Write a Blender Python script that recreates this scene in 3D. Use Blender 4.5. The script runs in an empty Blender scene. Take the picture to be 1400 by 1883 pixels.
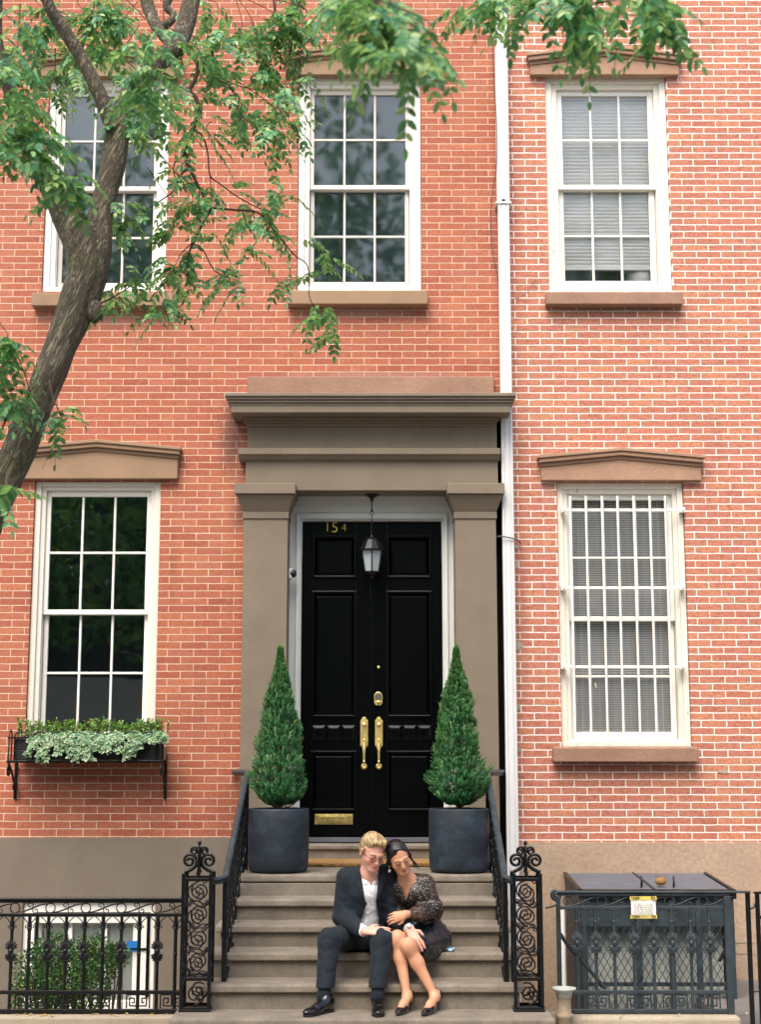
EXPO = 1.26
import bpy, bmesh, math, random
import numpy as np
from mathutils import Vector, Matrix, noise as mnoise
random.seed(7); np.random.seed(7)
S = bpy.context.scene
COL = S.collection
R = math.radians
PI = math.pi

# ------------------------------------------------------------------ camera
F_PX, CX, CY = 2690.0, 700.0, 941.5          # the lens measured on the photograph (1400 x 1883)
PITCH, DIST, EYE = R(9.5), 12.0, 1.75        # tilt, metres from the brick front, eye height
def U(px, py, y):
    """point of the plane at depth y (0 = brick front, minus = towards the street) seen at a photo pixel -> x, z"""
    a = math.atan((CY - py) / F_PX) + PITCH
    Y = DIST + y
    z = EYE + Y * math.tan(a)
    zf = Y * math.cos(PITCH) + (z - EYE) * math.sin(PITCH)
    return (px - CX) * zf / F_PX, z
def P(px, py, y):
    x, z = U(px, py, y)
    return Vector((x, y, z))
def UX(px, py, y=0): return U(px, py, y)[0]
def UZ(py, y=0): return U(700, py, y)[1]

cam_d = bpy.data.cameras.new('camera')
cam_d.sensor_fit = 'VERTICAL'; cam_d.sensor_height = 56.0; cam_d.sensor_width = 41.5
cam_d.lens = 80.0; cam_d.clip_end = 600; cam_d.clip_start = 0.1
cam_d.dof.use_dof = True; cam_d.dof.focus_distance = 9.9; cam_d.dof.aperture_fstop = 3.2
cam = bpy.data.objects.new('camera', cam_d); COL.objects.link(cam)
cam.location = (0, -DIST, EYE); cam.rotation_euler = (R(90) + PITCH, 0, 0)
S.camera = cam

# ------------------------------------------------------------------ materials
def srgb(h):
    if isinstance(h, str):
        c = [int(h[i:i+2], 16) / 255 for i in (0, 2, 4)]
        return tuple(((v / 12.92) if v <= .04045 else ((v + .055) / 1.055) ** 2.4) for v in c)
    return h
class NT:
    def __init__(s, name):
        s.m = bpy.data.materials.new(name); s.m.use_nodes = True
        s.t = s.m.node_tree; s.n = s.t.nodes; s.b = s.n['Principled BSDF']; s.out = s.n['Material Output']
    def N(s, typ, **kw):
        n = s.n.new(typ)
        for k, v in kw.items():
            if hasattr(n, k): setattr(n, k, v)
            else: n.inputs[k.replace('_', ' ')].default_value = v
        return n
    def L(s, a, b): s.t.links.new(a, b)
    def val(s, sock, v):
        if hasattr(v, 'is_linked') or isinstance(v, bpy.types.NodeSocket): s.L(v, sock)
        else: sock.default_value = v
    def math(s, op, a, b=0.0, c=None):
        n = s.N('ShaderNodeMath', operation=op)
        s.val(n.inputs[0], a); s.val(n.inputs[1], b)
        if c is not None: s.val(n.inputs[2], c)
        return n.outputs[0]
    def mix(s, f, a, b, blend='MIX'):
        n = s.N('ShaderNodeMix', data_type='RGBA', blend_type=blend)
        s.val(n.inputs[0], f)
        for sock, v in ((n.inputs[6], a), (n.inputs[7], b)):
            if isinstance(v, (tuple, list)): v = tuple(v[:3]) + (1,)
            s.val(sock, v)
        return n.outputs[2]
    def coord(s, scale=(1, 1, 1), loc=(0, 0, 0), kind='Object'):
        tc = s.N('ShaderNodeTexCoord'); mp = s.N('ShaderNodeMapping')
        mp.inputs['Scale'].default_value = scale; mp.inputs['Location'].default_value = loc
        s.L(tc.outputs[kind], mp.inputs[0]); return mp.outputs[0]
    def noise(s, scale, detail=4, rough=.55, vec=None, dist=0):
        n = s.N('ShaderNodeTexNoise'); n.inputs['Scale'].default_value = scale
        n.inputs['Detail'].default_value = detail; n.inputs['Roughness'].default_value = rough
        n.inputs['Distortion'].default_value = dist
        s.L(vec if vec is not None else s.coord(), n.inputs['Vector']); return n.outputs['Fac']
    def ramp(s, f, stops):
        n = s.N('ShaderNodeValToRGB'); e = n.color_ramp.elements
        while len(e) < len(stops): e.new(.5)
        for i, (p, c) in enumerate(stops):
            e[i].position = p; e[i].color = (c if len(c) == 4 else tuple(c) + (1,)) if isinstance(c, (tuple, list)) else (c, c, c, 1)
        s.L(f, n.inputs[0]); return n.outputs[0]
    def rng(s, f, a, b, c=0., d=1.):
        n = s.N('ShaderNodeMapRange'); s.val(n.inputs[0], f)
        for i, v in enumerate((a, b, c, d)): n.inputs[i + 1].default_value = v
        return n.outputs[0]
    def bump(s, h, strength=.3, dist=.01, normal=None):
        n = s.N('ShaderNodeBump'); n.inputs['Strength'].default_value = strength; n.inputs['Distance'].default_value = dist
        s.L(h, n.inputs['Height'])
        if normal is not None: s.L(normal, n.inputs['Normal'])
        s.L(n.outputs[0], s.b.inputs['Normal']); return n.outputs[0]
    def color(s, c): s.val(s.b.inputs['Base Color'], tuple(c) + (1,) if isinstance(c, (tuple, list)) else c)
    def set(s, **kw):
        for k, v in kw.items(): s.val(s.b.inputs[k.replace('_', ' ')], v)
        return s
M = {}
def simple(name, c, rough=.6, var=.12, scale=8, bump=.0, bscale=60, metallic=0., spec=.5, coat=0., bdist=.004):
    t = NT(name); c = srgb(c)
    f = t.noise(scale, 5, .6)
    lo = tuple(v * (1 - var) for v in c); hi = tuple(min(1, v * (1 + var)) for v in c)
    t.color(t.ramp(f, [(.3, lo), (.7, hi)]))
    t.set(Metallic=metallic, Coat_Weight=coat); t.b.inputs['Specular IOR Level'].default_value = spec
    g = t.noise(scale * 2.3, 3)
    t.L(t.rng(g, .3, .7, max(0, rough - .08), min(1, rough + .08)), t.b.inputs['Roughness'])
    if bump: t.bump(t.noise(bscale, 6, .65), bump, bdist)
    M[name] = t.m; return t

def brick(name, cols, mortar, bw, rh, ms, wob, z_off, x_off, mort_rough=.9, stain=.25, spots=()):
    t = NT(name)
    tc = t.N('ShaderNodeTexCoord'); sep = t.N('ShaderNodeSeparateXYZ'); t.L(tc.outputs['Object'], sep.inputs[0])
    n1 = t.noise(9, 3, .6); n2 = t.noise(9, 3, .6, t.coord((1, 1, 1), (7.3, 3, 1)))
    xx = t.math('ADD', t.math('ADD', sep.outputs[0], x_off), t.math('MULTIPLY', t.math('SUBTRACT', n1, .5), wob))
    zz = t.math('ADD', t.math('ADD', sep.outputs[2], z_off), t.math('MULTIPLY', t.math('SUBTRACT', n2, .5), wob))
    comb = t.N('ShaderNodeCombineXYZ'); t.L(xx, comb.inputs[0]); t.L(zz, comb.inputs[1])
    b = t.N('ShaderNodeTexBrick'); t.L(comb.outputs[0], b.inputs['Vector'])
    b.offset = .5; b.inputs['Scale'].default_value = 1; b.inputs['Brick Width'].default_value = bw
    b.inputs['Row Height'].default_value = rh; b.inputs['Mortar Size'].default_value = ms; b.inputs['Mortar Smooth'].default_value = .35
    b.inputs['Color1'].default_value = (0, 0, 0, 1); b.inputs['Color2'].default_value = (1, 1, 1, 1); b.inputs['Mortar'].default_value = (.5, .5, .5, 1)
    # a second, decorrelated value per brick
    k = len(cols) - 1
    per = t.ramp(b.outputs['Color'], [(i / k, srgb(c)) for i, c in enumerate(cols)])
    fine = t.noise(55, 6, .7); big = t.noise(1.1, 4, .6)
    mid = t.noise(17, 4, .65)
    c1 = t.mix(t.rng(mid, .35, .65, 0, .5), per, srgb(cols[-1]))
    c1 = t.mix(t.rng(fine, .47, .66, 0, .6), c1, srgb('78422f'))
    c1 = t.mix(t.rng(t.noise(38, 3, .6, t.coord((.6, 1, 1.4), (2, 2, 8))), .53, .68, 0, .55), c1, srgb('7c4038'))
    c1 = t.mix(t.rng(t.noise(26, 5, .7, t.coord((1, 1, 1), (3, 9, 4))), .55, .75, 0, .4), c1, srgb('d79a72'))
    c1 = t.mix(t.rng(big, .5, .75, 0, stain), c1, srgb('b98563'))
    streak = t.noise(1.0, 5, .6, t.coord((5.0, 1, .55)))
    c1 = t.mix(t.rng(streak, .58, .78, 0, .45), c1, srgb('5e3226'))
    spk = t.noise(160, 2, .5)
    c1 = t.mix(t.rng(spk, .68, .75, 0, .5), c1, srgb('d8b49c'))
    mc = t.mix(t.rng(t.noise(6, 4), .3, .7, 0, 1), srgb(mortar[0]), srgb(mortar[1]))
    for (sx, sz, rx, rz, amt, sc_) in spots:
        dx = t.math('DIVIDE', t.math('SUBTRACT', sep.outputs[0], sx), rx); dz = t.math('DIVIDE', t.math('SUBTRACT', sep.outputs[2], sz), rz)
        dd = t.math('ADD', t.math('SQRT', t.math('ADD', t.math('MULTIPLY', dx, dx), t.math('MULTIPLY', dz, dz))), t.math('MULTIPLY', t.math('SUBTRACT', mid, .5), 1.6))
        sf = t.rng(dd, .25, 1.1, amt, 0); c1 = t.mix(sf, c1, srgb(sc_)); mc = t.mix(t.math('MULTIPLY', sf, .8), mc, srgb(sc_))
    # smeared mortar over the brick edges
    ed = t.noise(30, 4, .65)
    fac = t.math('MULTIPLY', b.outputs['Fac'], t.rng(ed, .25, .5, .55, 1))
    t.color(t.mix(fac, c1, mc))
    t.L(t.rng(fine, .3, .7, .72, .92), t.b.inputs['Roughness'])
    h = t.math('ADD', t.math('MULTIPLY', t.math('SUBTRACT', 1, b.outputs['Fac']), .7), t.math('MULTIPLY', fine, .45))
    h = t.math('ADD', h, t.math('MULTIPLY', b.outputs['Color'], .18))
    t.bump(h, .75, .006)
    M[name] = t.m

def sp(px, py, rx, rz, amt, c): x, z = U(px, py, 0); return (x, z, rx, rz, amt, c)
brick('brick_rose', ['944a34', 'a15639', 'a9603f', 'a2583f', 'b56c4a', 'a35c48'], ('e3cfb6', 'c6ae94'), .2145, .0600, .0035, .008, .02, 0.03,
      spots=[sp(428, 800, .14, .42, .7, '4e3a34'), sp(440, 930, .08, .3, .45, '55403a'), sp(657, 570, .6, .07, .6, '9a8676'), sp(190, 580, .62, .12, .4, 'a3877a'), sp(690, 690, 1.0, .04, .5, '8e7a6b'), sp(420, 1500, .22, .35, .35, '5c2a22'), sp(150, 1425, .55, .1, .4, '4a241c'), sp(900, 830, .1, .5, .6, '3a2a26')])  # the flat dark spot below the window box is its shade painted into the brick
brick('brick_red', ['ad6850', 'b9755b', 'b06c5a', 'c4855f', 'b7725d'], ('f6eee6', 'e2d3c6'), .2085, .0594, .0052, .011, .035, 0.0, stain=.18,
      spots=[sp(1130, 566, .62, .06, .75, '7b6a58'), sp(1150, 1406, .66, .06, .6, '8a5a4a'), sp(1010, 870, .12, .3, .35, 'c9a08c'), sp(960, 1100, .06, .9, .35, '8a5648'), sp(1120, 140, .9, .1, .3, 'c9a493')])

def stone(name, c, c2, bump=.35, bs=90, rough=.85, blotch=3.0, dirt='6b5a4a'):
    t = NT(name)
    f = t.noise(blotch, 6, .6); g = t.noise(bs, 6, .7)
    col = t.mix(t.rng(f, .3, .7), srgb(c), srgb(c2))
    col = t.mix(t.rng(g, .42, .72, 0, .42), col, srgb(dirt))
    col = t.mix(t.rng(t.noise(150, 2, .5), .55, .75, 0, .13), col, srgb('b9a893'))
    col = t.mix(t.rng(t.noise(7, 6, .7, t.coord((1, 1, 1), (5, 1, 2))), .58, .72, 0, .35), col, srgb(dirt))
    st = t.noise(1.6, 5, .6, t.coord((6, 1, .7)))
    col = t.mix(t.rng(st, .6, .8, 0, .3), col, srgb(dirt))
    t.color(col); t.set(Roughness=rough)
    t.bump(t.math('ADD', g, t.math('MULTIPLY', f, .6)), bump, .006)
    M[name] = t.m
stone('brownstone_paint', '7d7160', '736757', .18, 140)
stone('brownstone_lintel', '9a7c60', '8c7158', .25, 110)
stone('brownstone_raw', 'ad8a70', '9c7860', .5, 60)
stone('brownstone_sill', '9d7a64', '8a6855', .9, 38)
stone('stucco_base', '746a5c', '6b6155', .3, 120)
stone('stucco_tan', 'b59c84', 'a38a74', .75, 32, blotch=2.0)
stone('step_stone', '8b8173', '6c6356', .5, 70, blotch=6, dirt='54473b')
stone('kerb_stone', 'b3a690', '9a8d79', .5, 60, dirt='746a55')
stone('sidewalk_stone', '9c968c', '8b857c', .4, 70)
stone('asphalt', '45464a', '3c3d40', .8, 200)
stone('concrete_dark', '6d6a66', '5a5855', .5, 60)
stone('pale_concrete', 'b9bdb4', 'a3a8a2', .3, 40)
def paint(name, c, chip, amount=.62, rough=.45, sc=14):
    t = NT(name)
    f = t.noise(sc, 8, .7, t.coord((1, 1, .35))); g = t.noise(3, 4)
    col = t.mix(t.rng(g, .3, .75, 0, .35), srgb(c), tuple(v * .82 for v in srgb(c)))
    m = t.rng(f, amount, amount + .05)
    t.color(t.mix(m, col, srgb(chip)))
    t.L(t.rng(m, 0, 1, rough, .85), t.b.inputs['Roughness'])
    t.bump(t.math('SUBTRACT', t.math('MULTIPLY', t.noise(70, 4), .25), m), .35, .003)
    M[name] = t.m
paint('white_paint', 'e9e6dc', 'b7aa98', .70)
paint('white_paint_old', 'e6e0d0', '9b8a74', .655)
paint('cream_sash', 'd9d2c6', 'b7ac9d', .72)
paint('grey_casing', 'd2d4d0', 'b2b4b0', .74)
paint('white_metal', 'e8e4da', 'b9a58a', .80, .4)
paint('downspout_white', 'd6d5d3', 'a9a6a2', .72, .4, 9)
simple('iron_black', '06090c', .34, .3, 14, .35, 55, spec=.4, bdist=.003)
simple('iron_worn', '2b353a', .5, .45, 12, .5, 45, spec=.5, bdist=.003)
simple('steel_grey', '56585e', .85, .15, 6, .15, 80)
t = NT('door_black'); t.color(srgb('030405')); t.set(Roughness=.26); t.b.inputs['Specular IOR Level'].default_value = .22; M['door_black'] = t.m
simple('brass', 'f0d68c', .36, .12, 18, .1, 60, metallic=.75)
simple('brass_dull', 'cdbb78', .42, .3, 30, .2, 60, metallic=1.)
simple('keypad_dark', '10161f', .3)
t = NT('planter_blue'); f = t.noise(5, 6, .7, t.coord((1, 1, 1.6))); g = t.noise(16, 5, .7)
t.color(t.mix(t.rng(g, .45, .7, 0, .5), t.ramp(f, [(.32, srgb('121b23')), (.5, srgb('1b2731')), (.7, srgb('33434f'))]), srgb('141d26'))); t.L(t.rng(f, .3, .7, .75, .45), t.b.inputs['Roughness']); t.bump(t.noise(30, 5), .3, .004); M['planter_blue'] = t.m
simple('window_box_black', '101316', .5, .25, 9, .2, 40)
simple('soil', '2a1d14', .95, .4, 40, .8, 90)
simple('coir', '9a7440', .95, .45, 130, .9, 220, bdist=.01)
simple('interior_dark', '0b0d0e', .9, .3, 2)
simple('interior_grey', '4a5254', .9, .25, 3)
simple('curtain_pale', 'dde3da', .9, .12, 2.5, .2, 12)
simple('blind_white', 'efedeb', .7, .06, 4)
simple('screen_grey', '465a5f', .8, .3, 1.6)
simple('lamp_glass', '9fa9aa', .35, .06, 10)
simple('sign_white', 'e4e2da', .7, .05, 20)
simple('sign_yellow', 'd2bd58', .7, .15, 30)
simple('ink', '2c2a24', .8)
simple('ink_grey', 'a7a49c', .8)
simple('blue_sticker', '1f6fae', .5, .08)
simple('paper_blue', '9fc4d6', .7, .1, 30)
simple('cable_dark', '3d3433', .7)
simple('pipe_clay', '8a7a64', .8, .3, 14, .4, 50)
simple('number_gold', 'f0d060', .4, .08, 20)
simple('camera_white', 'e0e0de', .35)
simple('bark_twig', '4a3527', .85, .35, 30, .5, 90)
simple('wood_stem', '5a4531', .9, .3, 20)
def glass(name, tint=(.96, .98, .98), refl=1.0, rough=.015):
    t = NT(name); t.n.remove(t.b)
    fr = t.N('ShaderNodeFresnel'); fr.inputs[0].default_value = 1.52
    w = t.N('ShaderNodeBump'); w.inputs['Strength'].default_value = .06; w.inputs['Distance'].default_value = .02
    t.L(t.noise(2.2, 2, .4), w.inputs['Height'])
    tr = t.N('ShaderNodeBsdfTransparent'); tr.inputs[0].default_value = tint + (1,)
    gl = t.N('ShaderNodeBsdfGlossy'); gl.inputs['Roughness'].default_value = rough
    gl.inputs[0].default_value = (.95, 1, 1, 1); t.L(w.outputs[0], gl.inputs['Normal'])
    mx = t.N('ShaderNodeMixShader')
    t.L(t.math('MINIMUM', t.math('MULTIPLY', fr.outputs[0], 1.8 * refl), 1.0), mx.inputs[0])
    t.L(tr.outputs[0], mx.inputs[1]); t.L(gl.outputs[0], mx.inputs[2]); t.L(mx.outputs[0], t.out.inputs[0])
    M[name] = t.m
glass('window_glass'); glass('screened_glass', (.9, .93, .93), .6, .035); glass('dusty_glass', (.98, .98, .98), .45, .05); glass('spectacle_glass', (.99, .99, .99), .15)
def leafmat(name, stops, trans=.35, rough=.42, attr=None):
    t = NT(name)
    if attr:
        a = t.N('ShaderNodeAttribute'); a.attribute_name = attr; f = a.outputs['Fac']
    else:
        g = t.N('ShaderNodeNewGeometry'); f = g.outputs['Random Per Island']
    col = t.ramp(f, [(p, srgb(c)) for p, c in stops])
    t.color(col); t.set(Roughness=rough); t.b.inputs['Specular IOR Level'].default_value = .45
    tl = t.N('ShaderNodeBsdfTranslucent'); t.L(t.mix(.35, col, srgb('a9c84a')), tl.inputs[0])
    mx = t.N('ShaderNodeMixShader'); mx.inputs[0].default_value = trans
    t.L(t.b.outputs[0], mx.inputs[1]); t.L(tl.outputs[0], mx.inputs[2]); t.L(mx.outputs[0], t.out.inputs[0])
    M[name] = t.m
leafmat('tree_leaf', [(0, '245f46'), (.35, '448c62'), (.7, '74ab6e'), (1, 'b0c97e')], .45, .34)
leafmat('boxwood_leaf', [(0, '1f4a1f'), (.45, '3f7a2e'), (.8, '86b04c'), (1, 'c6d272')], .3)
leafmat('bush_leaf', [(0, '0f2e18'), (.55, '20532a'), (.9, '4d8238'), (1, '9fb04e')], .25)  # darker greens than the window box plants: sunken area's shade put into the colour
leafmat('spruce_needle', [(0, '163f2a'), (.4, '2f7344'), (.7, '58985a'), (1, 'a6c684')], .25, .5, 'tint')
leafmat('ivy_green', [(0, '2c5c34'), (.6, '4b7a4c'), (1, '6d9058')], .2)
leafmat('ivy_cream', [(0, '5f8a60'), (.45, '8fa884'), (1, 'd2d7b4')], .2)
leafmat('yellow_leaf', [(0, 'b58a2e'), (.6, 'd6b84a'), (1, 'c9c46a')], .2)
def bark():
    t = NT('bark')
    tc = t.N('ShaderNodeTexCoord'); mp = t.N('ShaderNodeMapping'); mp.inputs['Rotation'].default_value = (0, R(-22), 0)
    t.L(tc.outputs['Object'], mp.inputs[0]); mq = t.N('ShaderNodeMapping'); mq.inputs['Scale'].default_value = (1, 1, .13); t.L(mp.outputs[0], mq.inputs[0]); v = mq.outputs[0]
    n1 = t.noise(52, 3, .55, v, 1.2); n2 = t.noise(130, 5, .65, v, .5)
    r1 = t.math('SUBTRACT', 1, t.math('MULTIPLY', t.math('ABSOLUTE', t.math('SUBTRACT', n1, .5)), 7))
    furrow = t.rng(r1, .1, .9, 1, 0)
    h = t.math('ADD', t.math('MULTIPLY', furrow, .6), t.math('MULTIPLY', n2, .75))
    moss = t.noise(3.5, 6, .65)
    c = t.ramp(h, [(.1, srgb('2a231b')), (.5, srgb('5e5343')), (1, srgb('8f846f'))])
    t.color(t.mix(t.rng(moss, .48, .66, 0, .6), c, t.mix(h, srgb('232a18'), srgb('67733c'))))
    t.set(Roughness=.9); t.bump(h, 1.0, .022); M['bark'] = t.m
bark()

# ------------------------------------------------------------------ mesh helpers
class MB:
    def __init__(s): s.v = []; s.f = []; s.mi = []; s.sm = []; s.attr = []
    def add(s, vs, fs, mi=0, smooth=False, at=None):
        o = len(s.v); s.v.extend([tuple(v) for v in vs])
        for f in fs: s.f.append([i + o for i in f]); s.mi.append(mi); s.sm.append(smooth)
        if at is not None: s.attr.extend([at] * len(vs))
    def box(s, x0, x1, y0, y1, z0, z1, mi=0):
        if x0 > x1: x0, x1 = x1, x0
        if y0 > y1: y0, y1 = y1, y0
        if z0 > z1: z0, z1 = z1, z0
        s.add([(x0,y0,z0),(x1,y0,z0),(x1,y1,z0),(x0,y1,z0),(x0,y0,z1),(x1,y0,z1),(x1,y1,z1),(x0,y1,z1)],
              [(0,3,2,1),(4,5,6,7),(0,1,5,4),(1,2,6,5),(2,3,7,6),(3,0,4,7)], mi)
    def prism(s, poly, y0, y1, mi=0):
        """poly: (x, z) counter-clockwise seen from the street; y0 is the front"""
        n = len(poly)
        s.add([(x, y0, z) for x, z in poly] + [(x, y1, z) for x, z in poly],
              [list(range(n)), list(range(2*n-1, n-1, -1))] + [(i, i+n, (i+1) % n + n, (i+1) % n) for i in range(n)], mi)
    def prism_x(s, poly, x0, x1, mi=0):
        """poly: (y, z) profile swept along x"""
        n = len(poly)
        s.add([(x0, y, z) for y, z in poly] + [(x1, y, z) for y, z in poly],
              [list(range(n)), list(range(2*n-1, n-1, -1))] + [(i, i+n, (i+1) % n + n, (i+1) % n) for i in range(n)], mi)
    def tube(s, pts, r, n=8, mi=0, cap=True, flat=1.0, smooth=True, jit=0.0):
        pts = [Vector(p) for p in pts]; m = len(pts)
        rs = list(r) if isinstance(r, (list, tuple)) else [r] * m
        up = Vector((0, 0, 1)); vs = []
        t0 = (pts[1] - pts[0]).normalized()
        a = t0.cross(up)
        if a.length < .01: a = t0.cross(Vector((0, 1, 0)))
        a.normalize()
        for i in range(m):
            t = (pts[min(i+1, m-1)] - pts[max(i-1, 0)])
            if t.length < 1e-9: t = t0
            t = t.normalized()
            a = (a - t * a.dot(t))
            if a.length < 1e-6: a = t.orthogonal()
            a.normalize(); b = t.cross(a)
            for k in range(n):
                th = 2 * PI * k / n
                rr = rs[i]
                if jit: rr *= 1 + jit * mnoise.noise(pts[i] * 5 + Vector((math.cos(th), math.sin(th), 0)) * 1.6)
                vs.append(pts[i] + a * (math.cos(th) * rr) + b * (math.sin(th) * rr * flat))
        fs = [(i*n+k, i*n+(k+1) % n, (i+1)*n+(k+1) % n, (i+1)*n+k) for i in range(m-1) for k in range(n)]
        s.add(vs, fs, mi, smooth)
        if cap: s.add(vs[:n], [list(range(n-1, -1, -1))], mi); s.add(vs[-n:], [list(range(n))], mi)
    def bar(s, p, q, w, d=None, mi=0):
        """square bar between two points"""
        d = d or w; p = Vector(p); q = Vector(q); t = (q - p).normalized()
        a = t.cross(Vector((0, 1, 0)))
        if a.length < .05: a = t.cross(Vector((1, 0, 0)))
        a.normalize(); b = t.cross(a)
        c = [a * (w/2) * i + b * (d/2) * j for i, j in ((-1,-1),(1,-1),(1,1),(-1,1))]
        s.add([p + v for v in c] + [q + v for v in c], [(0,3,2,1),(4,5,6,7),(0,1,5,4),(1,2,6,5),(2,3,7,6),(3,0,4,7)], mi)
    def lathe(s, prof, c, n=24, mi=0, smooth=True, axis='z'):
        c = Vector(c); vs = []; m = len(prof)
        for r_, h in prof:
            for k in range(n):
                th = 2*PI*k/n; x, y = r_*math.cos(th), r_*math.sin(th)
                vs.append(c + (Vector((x, y, h)) if axis == 'z' else Vector((x, -h, y))))
        fs = [(i*n+k, i*n+(k+1) % n, (i+1)*n+(k+1) % n, (i+1)*n+k) for i in range(m-1) for k in range(n)]
        s.add(vs, fs, mi, smooth)
        if prof[0][0] > 1e-4: s.add(vs[:n], [list(range(n-1, -1, -1))], mi)
        if prof[-1][0] > 1e-4: s.add(vs[-n:], [list(range(n))], mi)
    def ball(s, c, r, n=10, mi=0):
        rx, ry, rz = r if isinstance(r, (tuple, list)) else (r, r, r)
        m = max(5, n//2+1); vs = []; c = Vector(c)
        for i in range(m):
            ph = PI * i/(m-1)
            for k in range(n):
                th = 2*PI*k/n
                vs.append(c + Vector((rx*math.sin(ph)*math.cos(th), ry*math.sin(ph)*math.sin(th), -rz*math.cos(ph))))
        fs = [(i*n+k, i*n+(k+1) % n, (i+1)*n+(k+1) % n, (i+1)*n+k) for i in range(m-1) for k in range(n)]
        s.add(vs, fs, mi, True)
    def build(s, name, mats, parent=None, bevel=0, seg=2, weld=False):
        me = bpy.data.meshes.new(name)
        me.from_pydata(s.v, [], s.f)
        if not isinstance(mats, (list, tuple)): mats = [mats]
        for m in mats: me.materials.append(M[m] if isinstance(m, str) else m)
        me.polygons.foreach_set('material_index', s.mi); me.polygons.foreach_set('use_smooth', s.sm)
        if s.attr and len(s.attr) == len(s.v):
            a = me.attributes.new('tint', 'FLOAT', 'POINT'); a.data.foreach_set('value', s.attr)
        me.update()
        return place(name, me, parent, bevel, seg)
def base_of(o):
    v = Vector((0, 0, 0))
    while o is not None: v += o.location; o = o.parent
    return v
def place(name, me, parent=None, bevel=0, seg=2):
    o = bpy.data.objects.new(name, me); COL.objects.link(o)
    if parent is not None:
        o.parent = parent; o.location = -base_of(parent)
    if bevel:
        b = o.modifiers.new('bevel', 'BEVEL'); b.width = bevel; b.segments = seg; b.limit_method = 'ANGLE'; b.angle_limit = R(40)
        b.harden_normals = False
    return o
def tag(o, label=None, cat=None, group=None, kind=None):
    if label: o['label'] = label
    if cat: o['category'] = cat
    if group: o['group'] = group
    if kind: o['kind'] = kind
    return o
def thing(name, label, cat, loc=(0, 0, 0), group=None):
    o = bpy.data.objects.new(name, None); COL.objects.link(o); o.location = loc; o.empty_display_size = .1
    return tag(o, label, cat, group)
def copy_tree(o, parent=None):
    c = o.copy(); COL.objects.link(c)
    if parent: c.parent = parent
    for ch in o.children: copy_tree(ch, c)
    return c
def text_mesh(body, size, mat, loc, parent, name, depth=.002, align='LEFT', rot=(R(90), 0, 0), bold=0.0):
    cu = bpy.data.curves.new('lettering', 'FONT'); cu.body = body; cu.size = size; cu.extrude = depth; cu.align_x = align; cu.offset = bold
    tmp = bpy.data.objects.new('lettering', cu); COL.objects.link(tmp)
    bpy.context.view_layer.update()
    dg = bpy.context.evaluated_depsgraph_get()
    me = bpy.data.meshes.new_from_object(tmp.evaluated_get(dg))
    bpy.data.objects.remove(tmp)
    me.transform(Matrix.Translation(Vector(loc)) @ Matrix.Rotation(rot[0], 4, 'X'))
    me.materials.clear(); me.materials.append(M[mat])
    return me
def spiral(c, r0, r1, turns, a0, n=26, plane='xz', flip=1):
    pts = []
    for i in range(n):
        t = i / (n-1); r_ = r0 + (r1 - r0) * t; a = a0 + flip * turns * 2 * PI * t
        u, w = r_ * math.cos(a), r_ * math.sin(a)
        pts.append(Vector(c) + (Vector((u, 0, w)) if plane == 'xz' else Vector((0, u, w)) if plane == 'yz' else Vector((u, w, 0))))
    return pts
def smooth_path(pts, k=4):
    """Catmull-Rom through the points"""
    pts = [Vector(p) for p in pts]; out = []
    for i in range(len(pts)-1):
        p0, p1, p2, p3 = pts[max(i-1, 0)], pts[i], pts[i+1], pts[min(i+2, len(pts)-1)]
        for j in range(k):
            t = j/k
            out.append(.5*((2*p1)+(p2-p0)*t+(2*p0-5*p1+4*p2-p3)*t*t+(3*p1-p0-3*p2+p3)*t**3))
    out.append(pts[-1]); return out
def lerp_list(rs, n):
    m = len(rs); return [rs[min(int(i*(m-1)/(n-1)), m-2)]*(1-((i*(m-1)/(n-1))-min(int(i*(m-1)/(n-1)), m-2))) + rs[min(int(i*(m-1)/(n-1)), m-2)+1]*((i*(m-1)/(n-1))-min(int(i*(m-1)/(n-1)), m-2)) for i in range(n)]
def wall_mesh(x0, x1, z0, z1, holes, thick, mat, name, parent, y=0.0):
    """a sheet with openings, given thickness towards the back"""
    xs = sorted({x0, x1, *[v for h in holes for v in h[:2] if x0 < v < x1]})
    zs = sorted({z0, z1, *[v for h in holes for v in h[2:] if z0 < v < z1]})
    idx = {}; vs = []; fs = []
    def vid(i, j):
        if (i, j) not in idx: idx[(i, j)] = len(vs); vs.append((xs[i], y, zs[j]))
        return idx[(i, j)]
    for i in range(len(xs)-1):
        for j in range(len(zs)-1):
            cx, cz = (xs[i]+xs[i+1])/2, (zs[j]+zs[j+1])/2
            if any(h[0] < cx < h[1] and h[2] < cz < h[3] for h in holes): continue
            fs.append((vid(i, j), vid(i+1, j), vid(i+1, j+1), vid(i, j+1)))
    m = MB(); m.add(vs, fs); o = m.build(name, mat, parent)
    s = o.modifiers.new('thickness', 'SOLIDIFY'); s.thickness = thick; s.offset = -1
    return o
# ------------------------------------------------------------------ setting
m = MB(); m.box(-160, 160, -160, 160, -.9, -.62); tag(m.build('ground', 'concrete_dark'), 'dark ground of the sunken area beside the stoop', 'ground', kind='structure')
m = MB(); m.box(-60, 60, -6.2, -2.2, -.6, 0.0); tag(m.build('sidewalk', 'sidewalk_stone'), 'grey stone sidewalk in front of the houses', 'sidewalk', kind='structure')
m = MB(); m.box(-60, 60, -13.4, -6.2, -.61, -.15); tag(m.build('road', 'asphalt'), 'dark asphalt road in front of the sidewalk', 'road', kind='structure')
m = MB(); m.box(-60, 60, -60, -13.4, -.61, 0.0); tag(m.build('pavement', 'sidewalk_stone'), 'far grey pavement across the road', 'pavement', kind='structure')

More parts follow.
